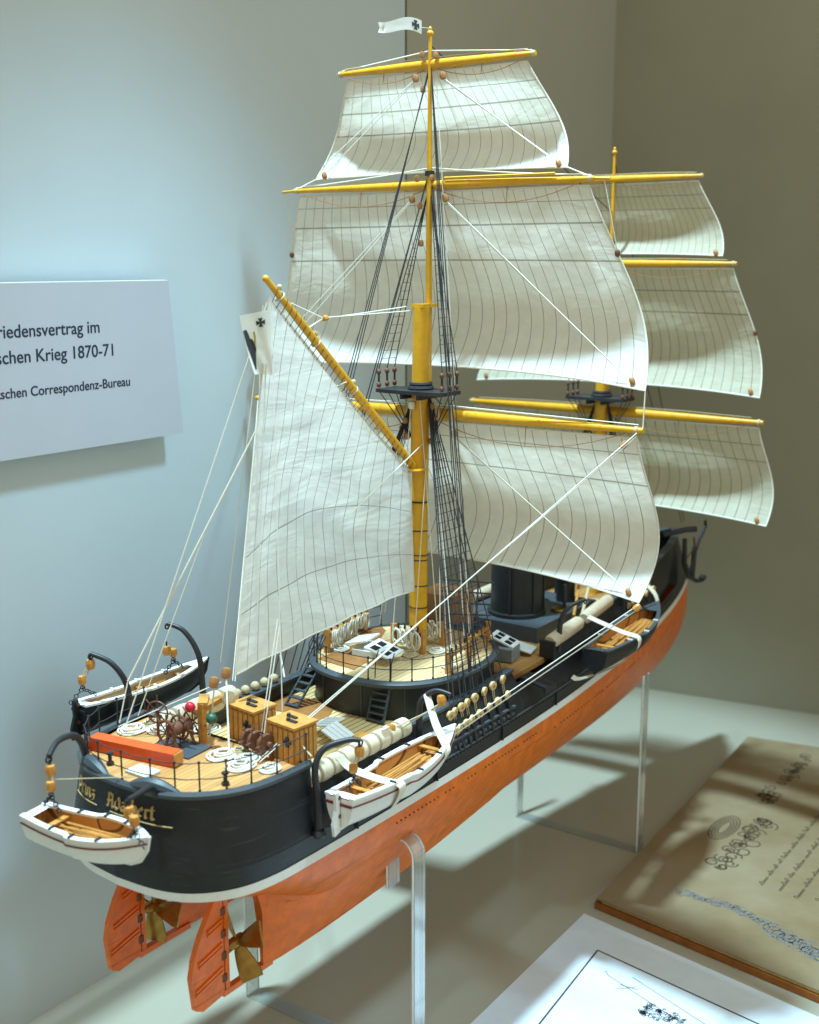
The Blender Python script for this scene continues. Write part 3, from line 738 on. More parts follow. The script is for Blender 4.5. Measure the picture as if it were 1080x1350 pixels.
# ------------------------------------------------------------------ masts, yards, sails
def spar(pts, r, name, m, parent, n=14): return MB().tube(pts, r, n).build(name, M[m], parent)
def mast(x, k, cap, top, head, deckz, tpz, label):
    o = MB().tube([(x, 0, deckz - .6), (x + .03, 0, deckz + 6 * k), (x + .2, 0, top), (x + .25, 0, cap)], [.46 * k, .48 * k, .46 * k, .42 * k], 18).build('mast', M['yellow'], ship, label=label)
    if True:
        MB().tube([(x + .88, 0, top - .6), (x + .9, 0, cap + 2), (x + .93, 0, tpz)], [.17, .16, .14], 10).build('topmast', M['yellow'], o)
        MB().tube([(x + .93, 0, tpz - .1), (x + .95, 0, head)], [.13, .085], 10).build('topgallant_mast', M['yellow'], o)
        MB().lathe([(.05, 0), (.16, .06), (.18, .14), (.08, .26), (.10, .34), (.02, .44)], (x + .95, 0, head - .06), n=10).build('truck', M['yellow'], o)
    c = MB().box((x + .55, 0, cap + .06), (1.35, .72, .17)); c.build('mast_cap', M['yellow'], o)
    tp = MB().prism([(x - .85, 2.05), (x + .75, 2.05), (x + .95, 1.4), (x + .95, -1.4), (x + .75, -2.05), (x - .85, -2.05), (x - 1.0, -1.3), (x - 1.0, 1.3)][::-1], top - .02, top + .16).build('fighting_top', M['iron'], o)
    for s in (-1, 1): MB().box((x + .25, s * .5, top - .16), (2.1, .18, .26)).build('trestle', M['iron'], tp)
    MB().torus((x + .2, 0, top + .25), (0, 0, 1), .56, .12, 18, 6).torus((x + .2, 0, top + .45), (0, 0, 1), .52, .09, 18, 6).build('rope_wrap', M['tar'], o)
    for z in (deckz + 2.2, deckz + 5.0, deckz + 7.8):
        MB().torus((x + .02, 0, z), (0.05, 0, 1),   .485 * k + .01, .03, 20, 5).build('mast_hoop', M['tar'], o)
    cz = MB().lathe([(.24, -.12), (.24, .12)], (x + .93, 0, tpz - .05), n=10); cz.build('crosstree', M['iron'], o)
    return o
mm = mast(0.0, 1.0, 21.8, 17.55, 34.7, 4.2, 28.3, 'main mast, nearer of the two')
fm = mast(20.3, 0.9, 18.6, 15.4, 30.6, 2.5, 25.2, 'fore mast, half hidden behind the sails')

def yard(x, z, half, r, name, parent, zend=None, stuns=0.0):
    n = 24; pts = []; rr_ = []
    for i in range(n + 1):
        u = i / n * 2 - 1; pts.append((x, u * half, z - 0.0 * abs(u))); rr_.append(r * (1 - .55 * abs(u) ** 1.6))
    o = MB().tube(pts, rr_, 12).build(name, M['yellow'], parent)
    jk = MB().tube([(x - .05, -half * .93, z + r * .9)] + [(x - .05, half * q, z + r * 1.25) for q in (-.5, 0, .5)] + [(x - .05, half * .93, z + r * .9)], .022, 5); jk.build('jackstay', M['tanrope'], o)
    for s in (-1, 1):
        MB().lathe([(r * .62, 0), (r * .62, .16)], (x, s * half * .965 - (.08 if s > 0 else -.08) * 0, z), (0, s, 0), 10).build('yardarm_band', M['tanrope'], o)
        fr_ = MB(); pts = sag((x - .1, s * .4, z - r), (x - .1, s * half * .93, z - r * .5), half * .085, 12)
        fr_.tube(pts, .02, 5); mid = pts[6]; fr_.tube([(x, mid.y, z), mid], .02, 5); fr_.build('foot_rope', M['pear'], o)
        for q in (.25, .55, .82):
            MB().lathe([(r * (1.06 - .55 * q ** 1.6), -.05), (r * (1.06 - .55 * q ** 1.6), .05)], (x, s * half * q, z), (0, 1, 0), 12).build('yard_hoop', M['yellow'], o)
    return o
y_c = yard(0.95, 16.45, 11.85, .30, 'yard', mm); y_t = yard(1.1, 27.7, 8.95, .23, 'yard', mm); y_g = yard(1.1, 33.35, 5.75, .24, 'yard', mm)
for s in (-1, 1): MB().tube([(1.1, s * 8.9, 27.7), (1.1, s * 9.7, 27.66)], .07, 6).build('yard_tip', M['yellow'], y_t)
# studding boom on the topsail yards
MB().tube([(0.9, -.9, 28.0), (0.9, -7.0, 27.98)], .06, 6).build('boom', M['yellow'], y_t)
MB().tube([(0.9, -1.0, 16.85), (0.9, -9.0, 16.72)], .06, 6).build('boom', M['tanrope'], y_c)
fy_c = yard(21.2, 14.55, 10.4, .30, 'yard', fm); fy_t = yard(21.3, 23.9, 8.2, .24, 'yard', fm); fy_g = yard(21.3, 29.05, 5.85, .22, 'yard', fm)

def sail(name, x, zh, wh_, zf, wf_, bel, lee, m, roach=.4, label=None, legs=None, curl=0.5, parent=None, pk=.62):
    def P(u, v, xo=0.0):
        s = u * 2 - 1
        half = wh_ + (wf_ - wh_) * v
        prof = math.sin(math.pi * v ** (math.log(.5) / math.log(pk)))
        edge = lee * prof
        mid = bel * (0.82 * prof + .38 * v ** 2)
        k = (1 - abs(s) ** 2.4)
        xx = x + edge + (mid - edge) * k
        z = zh + (zf - zh) * v + roach * k * v ** 2
        yy = s * half * (1 + 0.030 * prof)
        return Vector((xx + xo, yy, z))
    mb = MB(); mb.grid(lambda u, v: P(u, 1 - v), 44, 40)
    # uv v=0 head
    for kx in mb.uv: mb.uv[kx] = (mb.uv[kx][0], 1 - mb.uv[kx][1])
    o = mb.build(name, M[m], parent or ship, smooth=180, label=label)
    per = [P(i / 30, 0) for i in range(30)] + [P(1, i / 24) for i in range(24)] + [P(1 - i / 40, 1) for i in range(40)] + [P(0, 1 - i / 24) for i in range(24)]
    MB().tube(per, .05, 6, True).build('bolt_rope', M['rope'], o)
    for u in (0.03, .97):
        c = P(u, .965, -.12); MB().ball(c, .15, 6, (1, 1, 1.5), (0.2, .5, 1)).build('clew_block', M['pear'], o)
    for vv in legs or []:
        for u in (0.0, 1.0):
            c = P(u, vv, 0); MB().ball(c, .14, 6, (1, 1, 1.3)).build('leech_block', M['brown'], o)
    return o, P
s_g, P_g = sail('sail', 1.2, 33.05, 5.25, 28.25, 7.45, 1.9, .75, 'tgs', .15, 'topgallant sail of the main mast', pk=.6)
s_t, P_t = sail('sail', 1.2, 27.4, 8.6, 18.25, 11.75, 2.5, 1.15, 'topsail', .5, 'topsail of the main mast', [.33])
s_c, P_c = sail('sail', 1.1, 16.05, 11.5, 8.3, 11.9, 2.6, 1.5, 'course', .5, 'lowest square sail of the main mast')
f_g, PF_g = sail('sail', 21.4, 28.75, 5.5, 24.35, 7.25, 1.4, .6, 'fsail', .15, 'topgallant sail of the fore mast')
f_t, PF_t = sail('sail', 21.4, 23.6, 7.95, 16.0, 10.0, 2.4, .9, 'fsail', .3, 'topsail of the fore mast', [.5])
f_c, PF_c = sail('sail', 21.3, 14.2, 10.1, 8.25, 10.9, 2.2, .8, 'fsail', .3, 'lowest square sail of the fore mast')

# gaff and spanker
gf = MB().tube([(-11.2, 0, 23.3), (-9, 0, 21.4), (-5, 0, 17.87), (-0.45, 0, 13.87)], [.13, .19, .215, .2], 12).build('gaff', M['yellow'], ship)
MB().ball((-11.2, 0, 23.3), .16, 8).build('gaff_knob', M['yellow'], gf)
MB().torus((-0.3, 0, 13.7), (0, 0, 1), .52, .08, 16, 6).build('jaw', M['yellow'], gf)
for q in (.08, .3, .55):
    p = Vector((-11.2, 0, 23.3)).lerp(Vector((-.45, 0, 13.87)), q); MB().torus(p, (10.75, 0, -9.43), .22, .045, 12, 5).ball(p + Vector((0, 0, .4)), .12, 6).build('gaff_band', M['tanrope'], gf)
TH_, PK_, CL_, TK_ = Vector((-.62, 0, 13.55)), Vector((-11.0, 0, 22.55)), Vector((-13.95, -.15, 6.65)), Vector((-.46, 0, 7.35))
def SP(u, v):   # u 0 leech..1 luff, v 0 head..1 foot
    a = PK_.lerp(TH_, u); b = CL_.lerp(TK_, u)
    b = b + Vector((0, 0, -.25 * math.sin(math.pi * u) * (1 - u) + .25 * math.sin(math.pi * u)))
    p = a.lerp(b, v)
    bel = 1.15 * math.sin(math.pi * u) ** .9 * math.sin(math.pi * min(1, v * .94 + .02)) ** .9
    wr = .10 * math.sin(9 * v + 3.2 * u + 1.5 * math.sin(5 * u)) * math.sin(math.pi * u) + .05 * math.sin(21 * v - 6 * u)* math.sin(math.pi * u) + .05 * math.sin(26 * u + 4 * v) * (.3 + v)
    return Vector((p.x, p.y + bel + wr, p.z))
mb = MB(); mb.grid(lambda u, v: SP(u, 1 - v), 60, 60)
for kx in mb.uv: mb.uv[kx] = (mb.uv[kx][0], 1 - mb.uv[kx][1])
spk = mb.build('spanker_sail', M['spanker'], ship, smooth=180)
MB().tube([SP(0, i / 30) for i in range(30)] + [SP(i / 30, 1) for i in range(30)] + [SP(1, 1 - i / 30) for i in range(30)] + [SP(1 - i / 30, 0) for i in range(30)], .045, 5, True).build('bolt_rope', M['rope'], spk)
lc = MB()
for i in range(34):
    p = Vector((-10.7, 0, 22.86)).lerp(Vector((-.8, 0, 14.17)), i / 33); q = SP((i + .5) / 34, 0.008)
    lc.tube([q, p + Vector((0, -.2, -.1)), p + Vector((.1, -.15, .1))], .016, 4)
lc.build('lacing', M['brown'], spk)
for vv in (.26, .5, .75, .97):
    p = SP(1, vv); MB().torus((0.02, 0, p.z), (.1, .05, 1), .46, .04, 18, 5).build('mast_ring', M['tar'], spk)

# ------------------------------------------------------------------ ensign and pennant
fl = empty('ensign', (-11.4, 0, 22.0), 'white naval flag with black cross and part of a black eagle, below the gaff end', 'flag')
fl.location = (0, 0, 0)
A = Vector((-11.45, -.42, 22.05)); hv = Vector((-.62, .75, -.12)).normalized()
def FL(u, v):
    wdt = 1.3 * (1 - .42 * v ** 1.3)
    p = A + Vector((0.05 * v, -.02, 0)) + hv * (u * wdt) + Vector((0, 0, -2.75 * v - .10 * u + .25 * u * v))
    n = Vector((-.75, -.62, 0)).normalized()
    return p + n * (.16 * math.sin(5.5 * u + 2.0 * v) * (.3 + v))
flo = MB().grid(lambda u, v: FL(u, 1 - v), 24, 30).build('flag_cloth', M['flag'], fl, smooth=180)
def patch(poly, name, m, dn, parent, SF, k=.02):
    vs = [SF(u, v) + dn * k for u, v in poly] + [SF(u, v) - dn * k for u, v in poly]; n = len(poly)
    return MB().add(vs, [tuple(range(n)), tuple(range(n, 2 * n))[::-1]] + [(i, (i + 1) % n, n + (i + 1) % n, n + i) for i in range(n)]).build(name, m, parent)
dn = Vector((-.75, -.62, 0)).normalized()
def iron_cross(cu, cv, su, sv):
    out = []
    for k in range(4):
        a = k * math.pi / 2; c, s = math.cos(a), math.sin(a)
        for x, y in ((.22, -.18), (1, -.52), (1, .52), (.22, .18)):
            out.append((cu + (x * c - y * s) * su, cv + (x * s + y * c) * sv))
    return out
patch(iron_cross(.34, .17, .15, .068), 'black_cross', M['eagle'], dn, flo, FL, .035)
patch([(.97, .26), (.86, .25), (.82, .32), (.80, .40), (.72, .42), (.66, .50), (.64, .58), (.70, .66), (.76, .80), (.82, .92), (.86, .92), (.90, .72), (.95, .5)], 'eagle_shape', M['eagle'], dn, flo, FL, .035)
patch([(.64, .30), (.58, .30), (.58, .40), (.64, .52), (.68, .48), (.64, .40)], 'claw_shape', M['fyel'], dn, flo, FL, .035)
pn = empty('pennant', (0, 0, 0), 'small white forked pennant with black cross flying at the main masthead', 'flag')
def PN(u, v):
    h = .62 * (1 - .25 * u)
    tail = -.22 * (1 - abs(v * 2 - 1)) * (1 if u > .9 else 0)
    return Vector((0.65 - .95 * u * 1.55 - tail * .5, .30 + .75 * u * 2.0, 35.25 - h * v + .18 * math.sin(4.5 * u + .4) + .12 * u))
pno = MB().grid(lambda u, v: PN(u, 1 - v), 22, 6).build('flag_cloth', M['flag'], pn, smooth=180)
patch(iron_cross(.14, .5, .08, .34), 'black_cross', M['eagle'], Vector((.55, .8, 0)).normalized(), pno, PN, .03)
MB().tube([(.95, 0, 34.6), (.9, .1, 35.0), PN(0, .5)], .02, 5).build('halyard', M['rope'], pn)

# ------------------------------------------------------------------ standing rigging
def line(a, b_, r=.03, m='tar', name='rigging_line', s=0.0, parent=None):
    return MB().tube(sag(a, b_, s, 6) if s else [a, b_], r, 5).build(name, M[m], parent or ship)
dx = [-4.07, -3.7, -3.1, -2.6, -1.9, -1.0, -.2, .76]
def shroud_gang(mx, top, xs_, yy, z0, ztop, rat=True):
    for sgn in (1, -1):
        ends = []
        for i, x in enumerate(xs_):
            zz = z0 + .06 * i
            y = sgn * (yy + .1)
            a = Vector((mx + .1 + .02 * i, sgn * .42, top)); b_ = Vector((x, y, zz + .35)); ends.append((a, b_))
            line(a, b_, .034, 'tar', 'shroud')
            for k, (dz, dyy) in enumerate(((.12, .02), (-.66, .32))):
                de = MB().lathe([(.12, -.09), (.235, -.07), (.24, 0), (.235, .07), (.12, .09)], (x, y + sgn * dyy, zz + dz), (.15 * (-1) ** i, 1, .1), 12).build('deadeye', M['dead'], ship)
                MB().lathe([(.085, -.1), (.085, .1)], (x, y + sgn * dyy, zz + dz), (.15 * (-1) ** i, 1, .1), 8).build('deadeye_hole', M['pear'], de)
            MB().tube([(x - .07, y, zz + .05), (x - .07, y + sgn * .13, zz - .6)], .025, 4).tube([(x + .07, y, zz + .05), (x + .07, y + sgn * .13, zz - .6)], .025, 4).build('lanyard', M['tanrope'], ship)
            MB().tube([(x, y + sgn * .34, zz - .8), (x, y + sgn * .42, zz - 1.2), (x, knuck(x) * sgn + sgn * .06, 1.1)], .085, 6).build('chain_plate', M['iron'], ship)
        if rat:
            z = z0 + 1.6; rm = MB()
            while z < top - 1.0:
                pts = []
                for a, b_ in ends:
                    t = (z - b_.z) / (a.z - b_.z); pts.append(b_.lerp(a, t))
                rm.tube(pts, .017, 4); z += .42
            rm.build('ratlines', M['tar'], ship)
shroud_gang(0.15, 17.4, dx, 4.62, 2.6, 17.4)
shroud_gang(20.4, 15.2, [17.5, 18.3, 19.2, 20.2, 21.2], 3.35, 3.6, 15.2)
# channel shelf
for sgn in (1, -1):
    MB().box((-1.6, sgn * 4.95, 1.62), (5.9, .55, .10)).build('channel', M['grey'], ship)
    for x in [-4.3 + .45 * k for k in range(13)]:
        MB().ball((x, sgn * 5.13, 1.28), .15, 6, (1, 1, .8)).build('scupper_lug', M['grey'], ship)
# topmast shrouds with ratlines
for mx, tz, hz in ((0, 17.7, 28.2), (20.3, 15.5, 25.0)):
    for sgn in (1, -1):
        ends = []
        for i, x in enumerate((-.75, -.05, .6)):
            a = Vector((mx + .9, sgn * .12, hz - 1.0)); b_ = Vector((mx + x, sgn * 1.92, tz + 1.0)); ends.append((a, b_))
            line(a, b_, .028, 'tar', 'topmast_shroud')
            for dz in (.85, .2):
                MB().ball((mx + x, sgn * 1.92, tz + dz), .125, 6, (1, 1, 1.2)).build('top_deadeye', M['brown'], ship)
            line((mx + x, sgn * 1.92, tz + .9), (mx + x, sgn * 1.92, tz + .1), .055, 'tar', 'top_lanyard')
            line((mx + x, sgn * 1.92, tz - .1), (mx + .25, sgn * .55, tz - 2.6), .026, 'tar', 'futtock_shroud')
        z = tz + 1.5; rm = MB()
        while z < hz - 2.2:
            rm.tube([b_.lerp(a, (z - b_.z) / (a.z - b_.z)) for a, b_ in ends], .016, 4); z += .42
        rm.build('ratlines', M['tar'], ship)
# backstays
for sgn in (1, -1):
    for k in range(3):
        line((.95, sgn * .06, 33.0 + .12 * k), ((-6.9 if sgn > 0 else -2.6) + .55 * k, sgn * 4.55, 3.2), .026, 'tar', 'backstay')
    for k in range(2):
        line((.95, sgn * .1, 28.1 + .1 * k), ((-5.0 if sgn > 0 else -2.0) + .6 * k, sgn * 4.6, 3.2), .030, 'tar', 'backstay')
for a, b_ in (((1.0, 0, 34.2), (21.2, 0, 27.0)), ((1.0, 0, 28.0), (20.6, 0, 18.5)), ((.5, 0, 17.8), (20.3, 0, 5.0)), ((21.25, 0, 30.2), (35.0, 0, 4.9)), ((21.2, 0, 25.0), (34.6, 0, 4.8))):
    line(a, b_, .03, 'tar', 'stay')
# white running rigging
W = lambda a, b_, r=.034, nm='running_rope', s=0.0: line(a, b_, r, 'rope', nm, s)
def blockw(c, ax=(0, 0, 1), r=.15, m='block', parent=None, name='block'):
    return MB().lathe([(r * .30, -r * 1.0), (r * .72, -r * .85), (r * .86, -r * .3), (r * .86, r * .3), (r * .72, r * .85), (r * .30, r * 1.0)], c, ax, 8).build(name, M[m], parent or ship)
for sgn in (1, -1):
    # lifts
    W((.95, sgn * .1, 33.95), (1.1, sgn * 5.55, 33.5), .032, 'lift')
    W((.95, sgn * .1, 28.5), (1.1, sgn * 8.75, 27.85), .032, 'lift', .05)
    W((.3, sgn * .3, 17.0), (.95, sgn * 11.6, 16.7), .030, 'lift')
    # clewlines (double)
    for P_, top_, x_ in ((P_g, (0.85, sgn * .8, 32.75), 0), (P_t, (.85, sgn * 1.0, 27.05), 0), (P_c, (.85, sgn * 1.6, 15.5), 0)):
        u = .5 + sgn * .455; e1 = P_(u, .955) + Vector((-.25, 0, .1))
        for d in (0, .34): W(Vector(top_) + Vector((0, d * .3, -.1)), e1 + Vector((0, d, d * .8)), .026, 'clewline')
        blockw(top_, (0, .3, 1), .19, 'pear')
    # sheets from topsail clew to lower yard
    W(P_t(.5 + sgn * .5, 1), (1.1, sgn * 11.75, 16.5), .035, 'sheet'); W(P_g(.5 + sgn * .5, 1), (1.1, sgn * 8.8, 27.75), .035, 'sheet')
    W((1.1, sgn * 9.4, 27.65), P_t(.5 + sgn * .5, .33), .030, 'bowline')
    # braces to the poop
    yb = -3.0 if sgn < 0 else 4.6
    for d in (0, .16): W((.8, sgn * 11.6, 16.35 - d), (-15.6 if sgn < 0 else -9, yb + d, 3.95), .026, 'brace')
    # course sheets
    c = P_c(.5 + sgn * .5, 1)
    for d in (0, .28): W(c + Vector((-.1, 0, -.1 - d * .7)), (-4.6, sgn * 5.15, 2.2 - d), .03, 'sheet')
    blockw(c + Vector((-.2, 0, -.2)), (-.5, .6, -.6), .2)
blockw((.75, -11.0, 15.75), (-.6, .4, -.6), .2, 'pear')
blockw((-14.25, -3.3, 4.75), (1, 0, .1), .28); blockw((-14.0, -3.9, 4.4), (.2, .4, 1), .25, 'block')
# halyards down beside the mast
for k, (x, y, z, x2, y2) in enumerate(((.5, -.7, 17.2, .8, -1.2), (.5, -.9, 17.0, -.6, -1.8), (.7, -.8, 27, .4, -2.6), (.7, -.5, 27.4, 1.4, -2.4), (.3, -.6, 16.9, -1.2, -2.9), (.9, -.4, 32.5, .9, -2.6), (-.2, .3, 17.1, -1.3, .7), (.2, .8, 17, -.4, 2.2), (.2, .8, 16.5, 1.4, 3.2), (-.3, -.3, 17.3, .4, -.95), (0, -.5, 14.2, -1.0, -.5))):
    W((x, y, z), (x2, y2, 5.2), .026, 'halyard')
blockw((-.45, .1, 16.95), (0, 0, 1), .2, 'rope')
for c in ((.3, -.62, 16.9), (.35, -.7, 16.2), (-.1, .75, 16.1), (-.2, .55, 15.3), (.3, -.55, 15.1), (.5, -.45, 28.0), (.5, .45, 28.0), (.85, -.4, 33.7), (.85, .4, 33.8), (.6, .35, 26.7), (.7, .35, 24.9), (.85, .35, 32.2)):
    blockw(c, (.1, .1, 1), .16, 'pear')
# topping lift of the gaff
W((-9.6, 0, 22.25), (-7.5, 0, 21.55), .026, 'topping_lift'); W((-7.45, 0, 21.5), (-1.0, .05, 21.85), .03, 'topping_lift'); W((-7.45, 0, 21.55), (-1.0, -.15, 21.65), .03, 'topping_lift'); W((-8.6, 0, 21.1), (-7.5, 0, 21.5), .034, 'topping_lift')
blockw((-7.3, 0, 21.52), (1, 0, .1), .16)
# vangs and spanker sheet
for sgn in (1, -1):
    W((-11.1, 0, 22.4), (-16.2, sgn * 4.3, 4.1), .034, 'vang') if sgn > 0 else W((-11.1, -.2, 22.5), (-13.9, -2.8, 4.0), .024, 'vang')
W((-11.9, .1, 17.0), (-15.9, 4.4, 6.0), .05, 'vang'); W((-15.9, 4.4, 6.0), (-16.4, 4.5, 4.2), .03, 'vang'); W((-13.4, 1.9, 12.5), (-15.5, 4.3, 4.3), .026, 'vang')
W((-11.4, 0, 22.2), (-13.4, 1.2, 6.8), .022, 'signal_halyard'); W((-11.2, -.1, 22.3), (-12.9, -.6, 9.2), .022, 'signal_halyard')
W((-6.2, -.3, 18.6), (-11.5, -.2, 17.5), .022, 'brail'); W((-0.3, -.45, 15.0), (-6.6, -.4, 12.2), .026, 'brail')
for c in ((-14.2, .1, 6.75), (-14.75, .3, 6.45)): blockw(c, (.3, 0, 1), .25, 'pear')
blockw((-14.1, .1, 5.6), (.3, .2, 1), .3, 'tanrope')
W((-14.2, .1, 6.7), (-15.7, -1.4, 4.1), .036, 'sheet'); W((-14.7, .3, 6.4), (-14.8, .6, 4.0), .036, 'sheet'); W((-14.2, 0, 6.5), (-16.9, 4.0, 4.3), .026, 'sheet')
for d in (0, .16): W((-12.5, -1.4 - d, 9.0), (-14.4, -1.9 - d, 4.0), .026, 'halyard')

# ------------------------------------------------------------------ hammocks along the rails
def hammocks(x0, x1, n, sgn, r, m, dz=.42):
    for i in range(n):
        a = x0 + (x1 - x0) * i / n; b_ = x0 + (x1 - x0) * (i + .86) / n
        ya, yb = interp(TOPY, a) + .02, interp(TOPY, b_) + .02
        rr_ = r * random.uniform(.94, 1.05)
        pts = [Vector((a, sgn * ya, topz(a) + dz)).lerp(Vector((b_, sgn * yb, topz(b_) + dz)), q) for q in (0, .06, .5, .94, 1)]
        MB().tube(pts, [rr_ * .78, rr_, rr_ * 1.04, rr_, rr_ * .78], 14).build('hammock_roll', M[m], ship)
hammocks(-14.6, -7.3, 9, -1, .43, 'ham', .20); hammocks(-14.2, -9.2, 5, 1, .50, 'ham')
hammocks(6.7, 16.0, 2, -1, .40, 'tanroll', .28); hammocks(6.7, 16.0, 2, 1, .40, 'tanroll', .28)
for x in (-9, -8.4, -7.7, -7.0, -6.3):
    MB().ball((x, 4.5, 3.35), .24, 6).build('rope_lump', M['tanrope'], ship)
for sgn in (1, -1):
    MB().box((6.6, sgn * 4.1, 3.05), (.22, .9, 1.0)).build('bulwark_end', M['iron'], ship)
# hinged port lid sticking out through the gap
MB().box((3.3, -5.35, 2.45), (.95, 1.7, .14), R(-8), R(8)).build('port_lid', M['iron'], ship); MB().box((3.2, -6.15, 2.25), (.95, .14, .35), R(-8)).build('port_lid_lip', M['iron'], ship)
# flap with windows forward of the roundhouse
MB().box((5.0, -2.1, 3.0), (1.3, 1.7, .7), R(10)).build('deckhouse_box', M['palegrey'], ship)
flap((5.35, -2.1, 3.6), (1.2, 1.5, .09), R(10), R(20), True); flap((6.5, -2.6, 2.95), (1.2, 1.3, .08), R(14), R(12), False)
# casing, funnel, ventilators, bridge
MB().box((12.1, .4, 3.0), (7.4, 5.6, 1.0)).build('boiler_casing', M['grey'], ship)
fn = MB().lathe([(1.75, 0), (1.75, .25), (1.55, .3), (1.5, 6.2), (1.62, 6.3), (1.62, 6.5), (1.35, 6.5), (1.3, 5.9)], (10.7, .3, 3.45), n=32).build('funnel', M['funnel'], ship)
for a in (195, 250, 300): MB().tube([(10.7 + 1.60 * math.cos(R(a)), .3 + 1.60 * math.sin(R(a)), 3.7), (10.7 + 1.58 * math.cos(R(a)), .3 + 1.58 * math.sin(R(a)), 9.5)], .07, 6).build('steam_pipe', M['iron'], fn)
MB().lathe([(.62, 0), (.58, .1), (.58, 2.8), (.9, 3.3), (.5, 3.6)], (14.6, -.9, 2.9), n=20).build('ventilator', M['funnel'], ship)
MB().lathe([(.40, 0), (.40, 2.4), (.6, 2.7)], (13.2, .6, 2.9), n=16).build('ventilator', M['pear'], ship)
MB().lathe([(.5, 0), (.55, .15), (.5, .25)], (12.4, -1.7, 3.43), n=16).build('filler_cap', M['brass'], ship)
MB().box((6.2, 2.4, 4.2), (2.2, 2.4, 2.6)).build('chart_house', M['pear'], ship)
MB().box((5.1, 1.0, 3.2), (1.8, 1.6, 1.3)).build('deckhouse_box', M['grey'], ship)
sk = MB()
for k in range(6): sk.tube([(4.2 + .15 * k, 1.7, 3.4 + .62 * k), (5.6 + .1 * k, -.9, 3.45 + .60 * k)], .055, 5)
sk.tube([(5.2, -.2, 2.5), (5.6, -.2, 6.6)], .06, 5).tube([(4.4, 1.4, 2.5), (5.0, 1.4, 6.6)], .06, 5)
sk.build('gangway_ladder', M['grey'], ship)
for (x, y, h) in ((12.6, -1.9, 2.6), (15.8, .4, 3), (14.2, 1.8, 2.2)): MB().tube([(x, y, 2.5), (x, y, 2.5 + h)], .12, 8).build('deck_post', M['iron'], ship)
for c in ((16.5, -1.6), (17.5, .8), (15.9, -2.1), (18.2, -1.0)): coil((c[0], c[1], 2.55), .5, 3, 'tanrope')
MB().tube([(13.0, -2.9, 3.3), (17.5, -1.4, 5.6)], .10, 8).build('spare_spar', M['tanrope'], ship); MB().tube([(12.5, -2.6, 3.3), (16.8, -.9, 5.4)], .09, 8).build('spare_spar', M['honey'], ship)
# anchor gear at the bow
cat = MB().tube([(28.2, -1.3, 5.2), (29.2, -2.6, 5.55), (29.6, -3.2, 5.6)], .2, 8).build('cathead', M['iron'], ship)
an = MB().tube([(28.6, -2.75, 5.0), (29.0, -2.65, 3.2), (30.3, -2.5, 1.9), (31.6, -2.5, 1.3), (32.8, -2.5, 1.05)], [.17, .19, .2, .17, .12], 8)
an.tube([(30.9, -2.5, 1.55), (31.0, -2.55, 3.9)], .19, 8).tube([(30.3, -2.5, 2.1), (31.6, -2.6, 4.3), (32.6, -2.65, 5.2), (32.4, -2.7, 5.7)], [.08, .12, .13, .1], 7)
an.box((32.9, -2.5, 1.25), (.5, .4, .25), ry=-.3)
anc = an.build('anchor', M['iron'], ship)
MB().tube([(29.2, -2.6, 3.3), (31.0, -2.55, 3.9)], .05, 5).tube([(31.0, -2.55, 3.9), (30.9, -2.5, 4.7)], .09, 6).build('anchor_stock', M['brown'], anc)
for a, b_ in (((31.5, -1.1, 2.4), (48.6, -4.0, 5.0)),):
    pass

